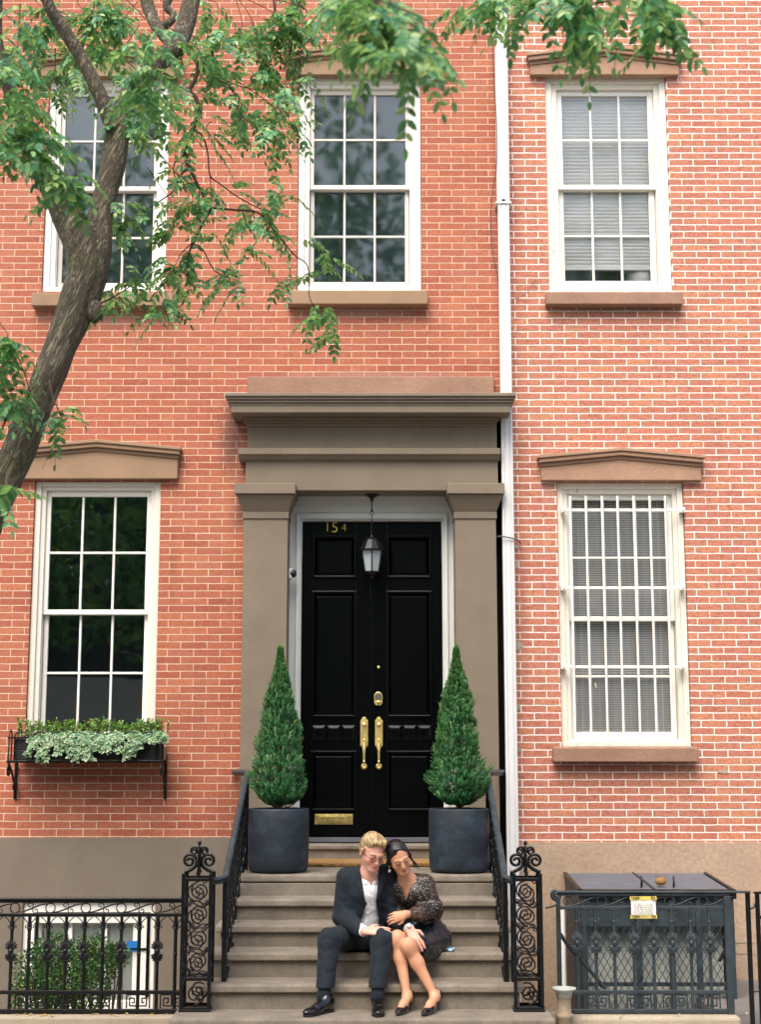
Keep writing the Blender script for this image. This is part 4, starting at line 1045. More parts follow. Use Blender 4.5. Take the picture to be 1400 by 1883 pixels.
for k in range(8):   # row of low hoops along the front
    xa = bx0+.0+(bx1-bx0)*k/8+.01; w = (bx1-bx0)/8*.72
    m.tube([(xa, by+.01, wz0)] + [Vector((xa+w/2-w/2*math.cos(a*PI/10), by+.01, wz1+.015+w*.36*math.sin(a*PI/10))) for a in range(11)] + [(xa+w, by+.01, wz0)], .006, 6)
m.box(wx0, wx1, by+.004, by+.016, wz1+.0, wz1+.012)
m.build('hoop_rail', 'iron_black', t)
for xe in (wx0+.012, wx1-.012):
    m = MB()
    m.tube([(xe, by, wz0)] + [Vector((xe, (by-.02)/2+.06*-1+.0+.13*math.cos(PI-a*PI/10)*.8, wz1+.02+.075*math.sin(a*PI/10))) for a in range(11)][:0] + [Vector((xe, by+.01, wz1+.03)), Vector((xe, by+.03, wz1+.062)), Vector((xe, by+.07, wz1+.062)), Vector((xe, by+.09, wz1+.03)), Vector((xe, by+.09, wz0))], .006, 6)
    m.bar((xe, -.012, wz0-.30), (xe, -.012, wz0+.05), .022, .018)
    m.tube(smooth_path([(xe, -.02, wz0-.28), (xe, -.05, wz0-.2), (xe, -.13, wz0-.1), (xe, by+.03, wz0-.02)], 5), .009, 6, flat=1.6)
    m.tube(spiral((xe, -.055, wz0-.2), .036, .012, 1.2, 0, 20, 'yz', 1), .008, 6, flat=1.6)
    m.tube(spiral((xe, by+.035, wz0-.07), .05, .014, 1.3, PI/2, 22, 'yz', 1), .008, 6, flat=1.6)
    m.build('bracket', 'iron_black', t)
def oval_leaf(m, c, d, n, L, W, mi=0, at=None, cup=.18):
    """pointed leaf folded along its midrib"""
    s = d.cross(n).normalized(); n = s.cross(d)
    b = c; t_ = c+d*L
    l1 = c+d*L*.3+s*W*.5+n*W*cup; l2 = c+d*L*.68+s*W*.42+n*W*cup; r1 = c+d*L*.3-s*W*.5+n*W*cup; r2 = c+d*L*.68-s*W*.42+n*W*cup
    md = c+d*L*.5-n*L*.03
    m.add([b, l1, l2, t_, r2, r1], [(0, 5, 4, 3), (0, 3, 2, 1)], mi, False, at)
def rvec(rr):
    while True:
        v = Vector((rr.uniform(-1, 1), rr.uniform(-1, 1), rr.uniform(-1, 1)))
        if .05 < v.length < 1: return v.normalized()
bw = thing('boxwood', 'bright low boxwood plants along the top of the window box', 'shrub', ((wx0+wx1)/2, -.12, wz1))
m = MB(); tw = MB(); rr = random.Random(31)
for k in range(170):
    x = rr.uniform(bx0-.0, bx1+.03); y = rr.uniform(by+.08, -.05); f = (x-bx0)/(bx1-bx0)
    hgt = .115+.05*mnoise.noise(Vector((x*6, 3, 1)))+rr.uniform(-.02, .035)
    p0 = Vector((x, y, wz1-.04)); p1 = p0+Vector((rr.uniform(-.05, .05), rr.uniform(-.04, .03), hgt+.045))
    tw.tube([p0, p1], [.003, .0015], 4)
    for j in range(17):
        q = p0.lerp(p1, .3+.7*(j+1)/17); d = (rvec(rr)+Vector((0, -.2, .5))).normalized(); oval_leaf(m, q, d, rvec(rr), rr.uniform(.016, .026), rr.uniform(.011, .016))
m.build('foliage', 'boxwood_leaf', bw); tw.build('stem', 'wood_stem', bw)
iv = thing('ivy', 'variegated white and green ivy spilling over the window box front', 'ivy', ((wx0+wx1)/2, by, wz1))
m = MB(); tw = MB(); rr = random.Random(77)
def ivy_leaf(c, d, n, s_):
    sd = d.cross(n).normalized(); n = sd.cross(d)
    out = [(0, 0), (-.42, .1), (-.5, .45), (-.26, .5), (-.2, .8), (0, 1.05), (.2, .8), (.26, .5), (.5, .45), (.42, .1)]
    pts = [c+(sd*u+d*v)*s_+n*(.12*s_*abs(u)) for u, v in out]; inn = [c+(sd*u*.74+d*(.42+(v-.42)*.74))*s_+n*(.0012+.12*s_*abs(u)*.74) for u, v in out]
    k = len(out)
    m.add(inn, [list(range(k))[::-1]], 0); m.add(pts+inn, [(i, i+k, (i+1) % k+k, (i+1) % k) for i in range(k)], 1)
vines = [(UX(p, 1360, by), ln) for p, ln in ((75, .13), (88, .16), (100, .05), (112, .12), (120, .03), (134, .08), (148, .15), (160, .18), (168, .14), (176, .11), (190, .03), (206, .12), (216, .03), (233, .15), (241, .1), (256, .02), (272, .01), (288, .015), (300, .01))]
for vx, ln in vines:
    for rep in range(3 if ln > .1 else 2):
        x = vx+rr.uniform(-.045, .045)
        pts = smooth_path([(x, by+.12, wz1-.02), (x+rr.uniform(-.03, .03), by+.05, wz1+rr.uniform(.01, .05)), (x+rr.uniform(-.04, .04), by-.02, wz1+rr.uniform(-.02, .025)), (x+rr.uniform(-.05, .05), by-.035, wz1-ln*.5), (x+rr.uniform(-.06, .06), by-.03, wz1-ln*rr.uniform(.7, 1.15))], 5)
        tw.tube(pts, .0018, 4)
        for q in pts[3:]:
            for _ in range(2 if rr.random() < .55 else 1):
                d = (Vector((rr.uniform(-.8, .8), -.25, rr.uniform(-1, .25)))).normalized(); n = (Vector((rr.uniform(-.5, .5), -1, rr.uniform(.0, .9)))).normalized()
                ivy_leaf(q+Vector((rr.uniform(-.012, .012), -.012+rr.uniform(-.012, .012), 0)), d, n, rr.uniform(.026, .05))
m.build('foliage', ['ivy_green', 'ivy_cream'], iv); tw.build('vine', 'wood_stem', iv)

# shrub in the sunken area
sc = P(115, 1785, -1.45)
sh = thing('boxwood_bush', 'wide green boxwood bush behind the left iron fence', 'shrub', (sc.x, -1.3, -.6))
m = MB(); tw = MB(); rr = random.Random(51)
lobes = [(P(px, py+14, y), r_*.86) for px, py, y, r_ in ((60, 1768, -1.3, .16), (95, 1750, -1.25, .19), (70, 1805, -1.3, .2), (120, 1790, -1.35, .22), (150, 1745, -1.2, .15), (175, 1752, -1.2, .17), (160, 1800, -1.35, .2), (110, 1835, -1.35, .2), (200, 1755, -1.2, .13), (215, 1745, -1.15, .1), (55, 1825, -1.3, .16), (180, 1725, -1.2, .09), (105, 1722, -1.25, .1), (75, 1735, -1.25, .1))]
for c, r_ in lobes:
    for k in range(int(1150*r_/.2*r_/.2)):
        v = rvec(rr); q = c+v*(r_*(1-.55*rr.random()**2.0)*(1+.22*mnoise.noise(v*2.5+c)))
        oval_leaf(m, q, (v*.6+rvec(rr)*.7+Vector((0, 0, .35))).normalized(), rvec(rr), rr.uniform(.016, .028), rr.uniform(.010, .016))
for c, r_ in lobes:
    for k in range(5):
        b = Vector((sc.x+rr.uniform(-.25, .3), -1.3+rr.uniform(-.1, .1), -.62)); e = c+rvec(rr)*r_*.7
        tw.tube(smooth_path([b, b.lerp(e, .5)+Vector((rr.uniform(-.06, .06), 0, .03)), e], 3), [.009, .008, .007, .006, .005, .004, .003], 5)
for px, py in ((192, 1770), (205, 1765), (212, 1768), (219, 1765), (225, 1760)):
    e = P(px, py, -1.2); b = Vector((e.x-.08+rr.uniform(-.03, .03), -1.2, -.62)); tw.tube(smooth_path([b, b.lerp(e, .5)+Vector((.03, 0, 0)), e], 3), [.008, .007, .006, .005, .004, .003, .003], 5)
m.build('foliage', 'bush_leaf', sh); tw.build('stem', 'wood_stem', sh)
m = MB(); rr = random.Random(8)
for k in range(70):
    px = rr.choice((rr.uniform(0, 330), rr.uniform(20, 120), rr.uniform(160, 290), rr.uniform(1060, 1390)))
    y = rr.uniform(-2.19, -1.97) if px < 1340 else -2.1
    c = Vector((UX(px, 1868, y), y, .104)); oval_leaf(m, c, Vector((rr.uniform(-1, 1), rr.uniform(-1, 1), .1)).normalized(), Vector((0, 0, 1)), rr.uniform(.02, .04), .016)
tag(m.build('fallen_leaves', 'yellow_leaf'), 'scattered yellow fallen leaves along the foot of the iron fences', 'fallen leaves', kind='stuff')
# ------------------------------------------------------------------ street tree leaning in from the left
TY_ = -4.0
def px_r(w, p):   # pixel width -> radius at that point
    zf = (p.y+DIST)*math.cos(PITCH)+(p.z-EYE)*math.sin(PITCH); return w/2*zf/F_PX
tree = thing('street_tree', 'leaning street tree with furrowed mossy trunk and drooping feathery leaves', 'tree', (-3.1, -4.2, 0))
def limb(m, pts, n=14, k=6, jit=.1, flat=1.0):
    ps = [P(px, py, y) for px, py, w, y in pts]; rs = [px_r(w, p) for (px, py, w, y), p in zip(pts, ps)]
    sp = smooth_path(ps, k); m.tube(sp, lerp_list(rs, len(sp)), n, flat=flat, jit=jit)
m = MB()
b0 = P(-40, 990, TY_); b1 = P(-150, 1230, TY_-.05)
base = Vector((-2.72, -4.15, -.02))
ps = [base, base.lerp(b1, .5)+Vector((-.05, 0, 0)), b1, b0] + [P(px, py, TY_) for px, py in ((0, 903), (32, 834), (60, 765), (90, 690), (117, 622), (141, 560), (155, 510), (157, 470), (152, 430), (150, 405))]
rs = [.17, .12, .106, .099, .095, .094, .092, .089, .091, .1, .106, .11, .122, .10]
sp = smooth_path(ps, 6); m.tube(sp, lerp_list(rs, len(sp)), 28, jit=.16)
m.ball(P(172, 572, TY_-.02), (.05, .05, .075), 12)
limb(m, [(156, 500, 20, TY_), (146, 455, 56, TY_), (122, 398, 54, TY_), (97, 350, 40, TY_-.05), (80, 305, 34, TY_-.1), (58, 262, 30, TY_-.2), (30, 200, 26, TY_-.3), (5, 130, 22, TY_-.4), (-6, 60, 20, TY_-.45), (-4, -40, 18, TY_-.5)], 18, jit=.14)
limb(m, [(150, 590, 20, TY_), (160, 545, 50, TY_), (172, 500, 56, TY_), (180, 455, 50, TY_), (184, 400, 45, TY_), (195, 350, 43, TY_+.02), (208, 300, 44, TY_+.03), (215, 250, 43, TY_+.04), (226, 205, 41, TY_+.05), (250, 160, 41, TY_+.1), (284, 118, 38, TY_+.18), (322, 88, 38, TY_+.25), (338, 55, 34, TY_+.3), (350, 10, 32, TY_+.35), (362, -50, 30, TY_+.4)], 20, jit=.12)
limb(m, [(210, 240, 34, TY_+.02), (196, 205, 29, TY_), (176, 160, 27, TY_-.03), (150, 108, 26, TY_-.05), (122, 62, 24, TY_-.1), (95, 22, 22, TY_-.15), (75, -30, 20, TY_-.2)], 14, jit=.12)
limb(m, [(322, 88, 20, TY_+.3), (302, 66, 20, TY_+.5), (285, 44, 22, TY_+.6), (272, 10, 26, TY_+.7), (262, -40, 26, TY_+.7)], 12, jit=.2)
limb(m, [(286, 48, 18, TY_+.6), (304, 46, 18, TY_+.62), (320, 30, 13, TY_+.65), (306, 12, 14, TY_+.66), (316, -10, 12, TY_+.66)], 10, jit=.2)
limb(m, [(96, 330, 26, TY_-.06), (70, 290, 18, TY_-.3), (40, 262, 14, TY_-.6), (0, 250, 12, TY_-.9)], 10)
m.build('trunk', 'bark', tree)
tw = MB()
TWIGS = [
 [(335, 85, 12, -3.75), (350, 98, 9, -3.72), (364, 120, 8, -3.7), (358, 148, 7.5, -3.7), (349, 166, 8, -3.7), (361, 182, 8, -3.7), (365, 210, 7, -3.68), (356, 236, 7, -3.66), (346, 262, 6, -3.65), (340, 284, 7, -3.65), (347, 305, 6, -3.64), (366, 345, 5.5, -3.62), (386, 380, 6, -3.6), (372, 412, 4.5, -3.6), (354, 448, 4, -3.6), (340, 482, 3, -3.6), (312, 512, 2.4, -3.6), (276, 548, 1.6, -3.6)],
 [(386, 382, 5, -3.6), (430, 386, 4, -3.56), (476, 392, 3.4, -3.52), (508, 428, 3, -3.5), (540, 468, 2.6, -3.46), (566, 490, 2.2, -3.42), (569, 545, 1.8, -3.42), (584, 572, 1.5, -3.4)],
 [(355, 238, 5, -3.66), (372, 250, 3.6, -3.64), (382, 282, 3, -3.6), (386, 322, 3, -3.6), (404, 338, 2.4, -3.58), (440, 364, 2.2, -3.55), (482, 386, 1.6, -3.5)],
 [(386, 322, 2, -3.6), (389, 365, 1.8, -3.6)],
 [(340, 284, 3.5, -3.65), (322, 298, 3, -3.65), (319, 318, 2.6, -3.66), (328, 336, 2, -3.66)],
 [(347, 308, 5, -3.64), (330, 325, 4, -3.66), (318, 352, 3, -3.68), (290, 372, 2.4, -3.7), (250, 398, 2, -3.75), (222, 418, 1.4, -3.8)],
 [(345, 84, 4, -3.7), (362, 88, 3.4, -3.68), (380, 112, 2.8, -3.66), (400, 135, 2.4, -3.64), (430, 155, 2, -3.6), (470, 165, 1.6, -3.55)],
 [(365, 122, 4, -3.7), (385, 142, 4, -3.66), (412, 152, 3, -3.62), (430, 170, 2.4, -3.6), (440, 205, 2, -3.6), (470, 235, 1.6, -3.55), (500, 250, 1.3, -3.5)],
 [(352, 448, 2.4, -3.6), (372, 458, 2.6, -3.58), (395, 498, 2, -3.55), (430, 512, 1.5, -3.5)],
 [(352, 448, 2.4, -3.6), (330, 470, 2, -3.62), (318, 500, 1.6, -3.62)],
 [(446, 388, 2.6, -3.55), (456, 418, 2, -3.54), (472, 442, 1.6, -3.52), (455, 462, 1.2, -3.5)],
 [(500, -20, 4, -3.5), (505, 18, 3.4, -3.48), (500, 40, 2.6, -3.46), (540, 52, 2, -3.4)],
 [(540, -20, 3, -3.4), (536, 20, 2.6, -3.4), (512, 60, 1.6, -3.4)],
 [(530, 92, 2, -3.4), (548, 100, 2, -3.38), (570, 116, 1.4, -3.36)],
 [(520, 130, 1.8, -3.4), (535, 92, 2, -3.4), (545, 40, 2, -3.4)],
 [(880, -60, 8, -5.3), (920, -10, 5, -5.4), (985, 32, 4, -5.5), (1040, 48, 3.5, -5.6), (1110, 25, 3, -5.8), (1180, 30, 2.4, -6.0)],
 [(930, -60, 8, -5.3), (1000, -10, 5, -5.5), (1060, 10, 4, -5.7), (1140, 0, 3, -5.9), (1205, 15, 2, -6.1)],
 [(640, -90, 10, -6.6), (680, -30, 6, -6.7), (700, 30, 4, -6.8), (728, 95, 3, -6.9)],
 [(-20, 720, 5, -4.3), (8, 660, 3.4, -4.3), (14, 620, 2, -4.3)], [(-30, 900, 6, -4.5), (0, 800, 4, -4.4), (20, 740, 3, -4.3)],
 [(90, 700, 6, -4.1), (98, 735, 3, -4.15), (112, 762, 2, -4.2)], [(180, 560, 4, -4.0), (210, 545, 3, -3.9), (250, 520, 2, -3.8)],
]
twp = []
for t_ in TWIGS:
    ps = [P(px, py, y) for px, py, w, y in t_]; rs = [max(.0016, px_r(w, p)) for (px, py, w, y), p in zip(t_, ps)]
    sp = smooth_path(ps, 5); tw.tube(sp, lerp_list(rs, len(sp)), 6); twp.append(sp)
lf = MB(); rr = random.Random(12)
def pinnate(c, d, L, nl, s_=1.0):
    """feather leaf: pairs of leaflets hanging from a drooping stalk"""
    d = d.normalized(); side = d.cross(Vector((0, 0, 1)))
    if side.length < .1: side = Vector((1, 0, 0))
    side.normalize(); pts = []
    droop = rr.uniform(.15, .75)
    for i in range(nl+2):
        f = i/(nl+1); pts.append(c+d*(L*f)+Vector((0, 0, -droop*L*f*f)))
    tw.tube(pts[::2]+[pts[-1]] if (nl+1) % 2 else pts[::2], .0011*s_, 3, cap=False, smooth=False)
    roll = rr.uniform(-.6, .6)
    for i in range(1, nl+2):
        t_ = (pts[min(i+1, nl+1)]-pts[i-1]).normalized(); q = pts[i]
        sd = (side*math.cos(roll)+t_.cross(side)*math.sin(roll)).normalized(); up = sd.cross(t_)
        if up.z < 0: up = -up
        ll = (.054-.014*abs(i/(nl+1)-.45))*s_*rr.uniform(.85, 1.15)
        for sg in ((-1, 1) if i <= nl else (0,)):
            dd = (sd*sg*.9+t_*(.55 if sg else 1)-Vector((0, 0, rr.uniform(.1, .75)))+rvec(rr)*.12).normalized()
            nn = (up+rvec(rr)*.35).normalized()
            oval_leaf(lf, q, dd, nn, ll, ll*rr.uniform(.44, .54))
def spray(c, n, L=.19, s_=1.0, down=.25):
    for k in range(n):
        a = rr.uniform(0, 2*PI)
        d = Vector((math.cos(a), math.sin(a)*.8, rr.uniform(-.6, .45)-down))
        pinnate(c+rvec(rr)*.05, d, L*rr.uniform(.7, 1.2), rr.choice((5, 6, 6, 7)), s_)
for sp in twp:    # leaves set along the thinner two thirds of each twig
    n = len(sp)
    for i in range(int(n*.34), n):
        if rr.random() < .26:
            t_ = (sp[min(i+1, n-1)]-sp[i-1]).normalized(); pinnate(sp[i], (t_*.5+rvec(rr)*.8), .17*rr.uniform(.7, 1.15), rr.choice((4, 5, 6)))
    spray(sp[-1], 3)
REG = [(130, 40, 150, 50, -3.5, 12), (262, 122, 55, 70, -4.45, 10), (200, 60, 60, 50, -3.55, 6), (300, 150, 40, 60, -4.2, 4), (270, 215, 40, 30, -3.8, 3), (50, 120, 55, 60, -3.6, 6), (115, 140, 40, 30, -3.4, 4),
 (25, 235, 45, 40, -5.2, 6), (20, 150, 30, 50, -5.1, 4), (15, 60, 25, 60, -5.2, 3), (90, 275, 42, 35, -5.0, 5), (118, 318, 24, 26, -4.95, 3), (65, 225, 40, 25, -5.0, 3),
 (420, 40, 95, 40, -3.5, 7), (470, 80, 80, 35, -3.45, 5), (540, 35, 60, 35, -3.4, 4), (445, 130, 80, 15, -3.55, 3), (450, 185, 70, 20, -3.55, 3), (500, 225, 40, 30, -3.5, 2), (420, 240, 40, 25, -3.55, 2), (510, 165, 40, 30, -3.5, 3), (390, 90, 30, 30, -3.7, 3),
 (695, 10, 70, 45, -6.9, 5), (740, 70, 50, 35, -6.95, 4), (665, 75, 35, 35, -6.9, 2), (735, 120, 15, 15, -6.95, 1), (640, 0, 40, 40, -6.8, 2), (795, 95, 20, 15, -6.9, 1), (600, 20, 40, 25, -3.5, 3),
 (870, -15, 60, 25, -5.3, 4), (930, -5, 40, 25, -5.4, 2), (1010, 0, 60, 30, -5.6, 3), (1085, 25, 60, 25, -5.9, 4), (1175, 15, 50, 35, -6.1, 5), (1205, 40, 20, 20, -6.1, 2), (1060, -20, 80, 20, -5.7, 3),
 (225, 400, 24, 22, -3.85, 2), (330, 360, 25, 25, -3.66, 2), (425, 345, 30, 12, -3.6, 1), (520, 365, 35, 18, -3.5, 3), (445, 412, 35, 18, -3.55, 2), (400, 425, 25, 18, -3.58, 1), (318, 430, 18, 19, -3.65, 1), (330, 480, 25, 18, -3.64, 2), (430, 505, 40, 15, -3.5, 2), (548, 430, 12, 12, -3.45, 1), (590, 485, 22, 12, -3.4, 2), (590, 590, 28, 14, -3.4, 2), (225, 530, 35, 18, -3.75, 3), (285, 560, 40, 14, -3.62, 2), (330, 535, 15, 15, -3.6, 1), (545, 510, 12, 8, -3.43, 1),
 (14, 620, 22, 22, -4.3, 2), (20, 655, 20, 20, -4.3, 1), (22, 735, 24, 28, -4.3, 3), (112, 770, 8, 8, -4.2, 1), (10, 905, 18, 18, -4.9, 2), (-40, 700, 30, 60, -4.4, 3)]
for px, py, rx, ry, y, n in REG:
    for k in range(max(1, round(n*(.78 if y < -4.15 else .9)))):
        a = rr.uniform(0, 2*PI); r_ = math.sqrt(rr.random())
        c = P(px+rx*r_*math.cos(a), py+ry*r_*math.sin(a), y+rr.uniform(-.3, .3))
        if ry > 20 and rr.random() < .7: tw.tube(smooth_path([c+Vector((rr.uniform(-.25, .1), rr.uniform(-.1, .1), rr.uniform(.1, .3))), c+Vector((rr.uniform(-.06, .06), 0, .08)), c], 3), [.0035, .0032, .003, .0027, .0024, .002, .0018], 4)
        spray(c, rr.choice((4, 5, 5)) if ry > 20 else rr.choice((2, 3)), .2 if ry > 20 else .17, 1.12 if y < -4.6 else 1.0)
for k in range(36):   # the crown carries on above the picture
    c = Vector((rr.uniform(-4.5, 1.6), rr.uniform(-5.8, -2.6), rr.uniform(6.9, 8.2))); spray(c, 6, .2)
lf.build('leaves', 'tree_leaf', tree); tw.build('twigs', 'bark_twig', tree)
# ------------------------------------------------------------------ the couple: bodies and clothes as smooth-blended volumes, meshed by surface nets
class SDF:
    def __init__(s, lo, hi, h):
        s.lo = np.array(lo, float); s.h = h
        s.n = np.ceil((np.array(hi)-s.lo)/h).astype(int)+1
        s.f = np.full(s.n, 1.0, np.float32)
    def sub(s, lo, hi, pad):
        a = np.clip(np.floor((np.array(lo)-pad-s.lo)/s.h).astype(int), 0, s.n); b = np.clip(np.ceil((np.array(hi)+pad-s.lo)/s.h).astype(int)+1, 0, s.n)
        if (b <= a).any(): return None
        sl = tuple(slice(x, y) for x, y in zip(a, b))
        ax = [s.lo[i]+s.h*np.arange(a[i], b[i]) for i in range(3)]
        return sl, np.meshgrid(*ax, indexing='ij')
    def _op(s, sl, d, k, op):
        f = s.f[sl]
        if op == 'add': a, b = f, d
        else: a, b = -f, d          # subtract = -smin(-f, d)
        if k > 0:
            hh = np.clip(.5+.5*(b-a)/k, 0, 1); r = b*(1-hh)+a*hh-k*hh*(1-hh)
        else: r = np.minimum(a, b)
        s.f[sl] = r if op == 'add' else -r
    def cone(s, a, b, ra, rb, k=.02, op='add', sq=None):
        a = np.array(a, float); b = np.array(b, float); r = max(ra, rb)
        q = s.sub(np.minimum(a, b)-r, np.maximum(a, b)+r, k+.02)
        if q is None: return
        sl, (X, Y, Z) = q; d = b-a; L2 = max(d@d, 1e-9)
        t = np.clip(((X-a[0])*d[0]+(Y-a[1])*d[1]+(Z-a[2])*d[2])/L2, 0, 1)
        s._op(sl, (np.sqrt((X-a[0]-t*d[0])**2+(Y-a[1]-t*d[1])**2+(Z-a[2]-t*d[2])**2)-(ra+(rb-ra)*t)).astype(np.float32), k, op)
    def chain(s, pts, rs, k=.02, op='add'):
        for i in range(len(pts)-1): s.cone(pts[i], pts[i+1], rs[i], rs[i+1], k, op)
    def ell(s, c, r, k=.02, op='add', rot=None):
        c = np.array(c, float); r = np.array(r, float); R_ = np.eye(3) if rot is None else np.array(rot)
        ext = np.sqrt((R_**2)@(r**2)); q = s.sub(c-ext, c+ext, k+.02)
        if q is None: return
        sl, (X, Y, Z) = q; X = X-c[0]; Y = Y-c[1]; Z = Z-c[2]
        u = R_[0, 0]*X+R_[1, 0]*Y+R_[2, 0]*Z; v = R_[0, 1]*X+R_[1, 1]*Y+R_[2, 1]*Z; w = R_[0, 2]*X+R_[1, 2]*Y+R_[2, 2]*Z
        k0 = np.sqrt((u/r[0])**2+(v/r[1])**2+(w/r[2])**2); k1 = np.sqrt((u/r[0]**2)**2+(v/r[1]**2)**2+(w/r[2]**2)**2)+1e-9
        s._op(sl, (k0*(k0-1)/k1).astype(np.float32), k, op)
    def join(s, o): s.f = np.minimum(s.f, o.f)
    def like(s):
        o = SDF.__new__(SDF); o.lo, o.h, o.n = s.lo, s.h, s.n; o.f = np.full(s.n, 1.0, np.float32); return o
    def grid(s): return np.meshgrid(*[s.lo[i]+s.h*np.arange(s.n[i]) for i in range(3)], indexing='ij')
    def halfspace(s, p, nrm, k=.0):
        """cut away the side the normal points to"""
        X, Y, Z = s.grid(); nrm = np.array(nrm, float); nrm /= np.linalg.norm(nrm)
        d = (X-p[0])*nrm[0]+(Y-p[1])*nrm[1]+(Z-p[2])*nrm[2]; s.f = np.maximum(s.f, d.astype(np.float32))
    def carve(s, poly, y0, y1):
        """remove a convex (x, z) polygon between depths y0..y1"""
        X, Y, Z = s.grid(); d = np.full(s.n, -9.0); n = len(poly)
        area = sum(poly[i][0]*poly[(i+1) % n][1]-poly[(i+1) % n][0]*poly[i][1] for i in range(n)); sg = 1 if area > 0 else -1
        for i in range(n):
            a, b = poly[i], poly[(i+1) % n]; ex, ez = b[0]-a[0], b[1]-a[1]; L = math.hypot(ex, ez)
            d = np.maximum(d, sg*((X-a[0])*ez-(Z-a[1])*ex)/L)
        d = np.maximum(np.maximum(d, Y-y1), y0-Y); s.f = np.maximum(s.f, (-d).astype(np.float32))
    def emboss(s, poly, amt, y1):
        X, Y, Z = s.grid(); d = np.full(s.n, -9.0); n = len(poly)
        area = sum(poly[i][0]*poly[(i+1) % n][1]-poly[(i+1) % n][0]*poly[i][1] for i in range(n)); sg = 1 if area > 0 else -1
        for i in range(n):
            a, b = poly[i], poly[(i+1) % n]; ex, ez = b[0]-a[0], b[1]-a[1]; L = math.hypot(ex, ez)
            d = np.maximum(d, sg*((X-a[0])*ez-(Z-a[1])*ex)/L)
        s.f -= (amt*np.clip(.5-d/.004, 0, 1)*(Y < y1)).astype(np.float32)
    def wrinkle(s, amp, waves, centre=None, rad=.2):
        X, Y, Z = s.grid(); g = 0
        for (kx, ky, kz), ph in waves:
            q_ = 1.45*(kx*X+ky*Y+kz*Z)*.5+ph+1.3*np.sin(9*X+7*Z+ph)+.9*np.sin(11*Y-8*Z)
            g = g+(1-2*np.abs(np.sin(q_))**.6)*(.6+.4*np.sin(7*X-5*Z+2*ph))
        g = g/len(waves)
        if centre is not None: g = g*np.exp(-((X-centre[0])**2+(Y-centre[1])**2+(Z-centre[2])**2)/(rad*rad))
        s.f += (amp*g).astype(np.float32)
    def mesh(s):
        f = s.f; ins = f < 0; nx, ny, nz = f.shape
        c = [ins[i:nx-1+i, j:ny-1+j, k:nz-1+k] for i in (0, 1) for j in (0, 1) for k in (0, 1)]
        cnt = sum(x.astype(np.int8) for x in c); mixed = (cnt > 0) & (cnt < 8)
        ids = np.full(mixed.shape, -1, np.int64); cells = np.argwhere(mixed); ids[mixed] = np.arange(len(cells))
        acc = np.zeros((len(cells), 3)); num = np.zeros(len(cells))
        off = [(i, j, k) for i in (0, 1) for j in (0, 1) for k in (0, 1)]
        val = np.stack([f[cells[:, 0]+o[0], cells[:, 1]+o[1], cells[:, 2]+o[2]] for o in off], 1)
        for a in range(8):
            for b in range(a+1, 8):
                if sum(abs(x-y) for x, y in zip(off[a], off[b])) != 1: continue
                va, vb = val[:, a], val[:, b]; m = (va < 0) != (vb < 0)
                t = np.where(m, va/np.where(m, va-vb, 1), 0)
                for ax in range(3): acc[:, ax] += np.where(m, off[a][ax]+t*(off[b][ax]-off[a][ax]), 0)
                num += m
        pos = s.lo+(cells+acc/num[:, None])*s.h
        quads = []
        for ax in range(3):
            o = [0, 0, 0]; o[ax] = 1; b1, b2 = (ax+1) % 3, (ax+2) % 3
            A = ins[:nx-o[0], :ny-o[1], :nz-o[2]]; B = ins[o[0]:, o[1]:, o[2]:]
            e = np.argwhere(A != B); e = e[(e[:, b1] > 0) & (e[:, b2] > 0) & (e[:, b1] < f.shape[b1]-1) & (e[:, b2] < f.shape[b2]-1)]
            q = []
            for d1, d2 in ((-1, -1), (0, -1), (0, 0), (-1, 0)):
                g = e.copy(); g[:, b1] += d1; g[:, b2] += d2; q.append(ids[g[:, 0], g[:, 1], g[:, 2]])
            q = np.stack(q, 1); fl = B[e[:, 0], e[:, 1], e[:, 2]]
            q[fl] = q[fl][:, ::-1]; quads.append(q)
        q = np.concatenate(quads); q = q[(q >= 0).all(1)]
        return pos, q
    def build(s, name, mats, parent, matfn=None, it=2, attr=None):
        pos, q = s.mesh()
        if it:   # light smoothing of the net
            for _ in range(it):
                acc = np.zeros_like(pos); n = np.zeros(len(pos))
                for a, b in ((0, 1), (1, 2), (2, 3), (3, 0)):
                    np.add.at(acc, q[:, a], pos[q[:, b]]); np.add.at(acc, q[:, b], pos[q[:, a]]); np.add.at(n, q[:, a], 1); np.add.at(n, q[:, b], 1)
                pos = .55*pos+.45*acc/np.maximum(n, 1)[:, None]
        me = bpy.data.meshes.new(name); me.from_pydata(pos.tolist(), [], q.tolist())
        if not isinstance(mats, (list, tuple)): mats = [mats]
        for m_ in mats: me.materials.append(M[m_])
        me.polygons.foreach_set('use_smooth', [True]*len(q))
        if matfn is not None:
            fc = pos[q].mean(1); me.polygons.foreach_set('material_index', matfn(fc).astype(np.int32))
        if attr is not None:
            for an, fn in attr.items():
                a_ = me.attributes.new(an, 'FLOAT', 'POINT'); a_.data.foreach_set('value', fn(pos).astype(np.float32))
        me.update(); return place(name, me, parent)
def V(p): return np.array(p, float)
def J(px, py, y): return V(P(px, py, y))

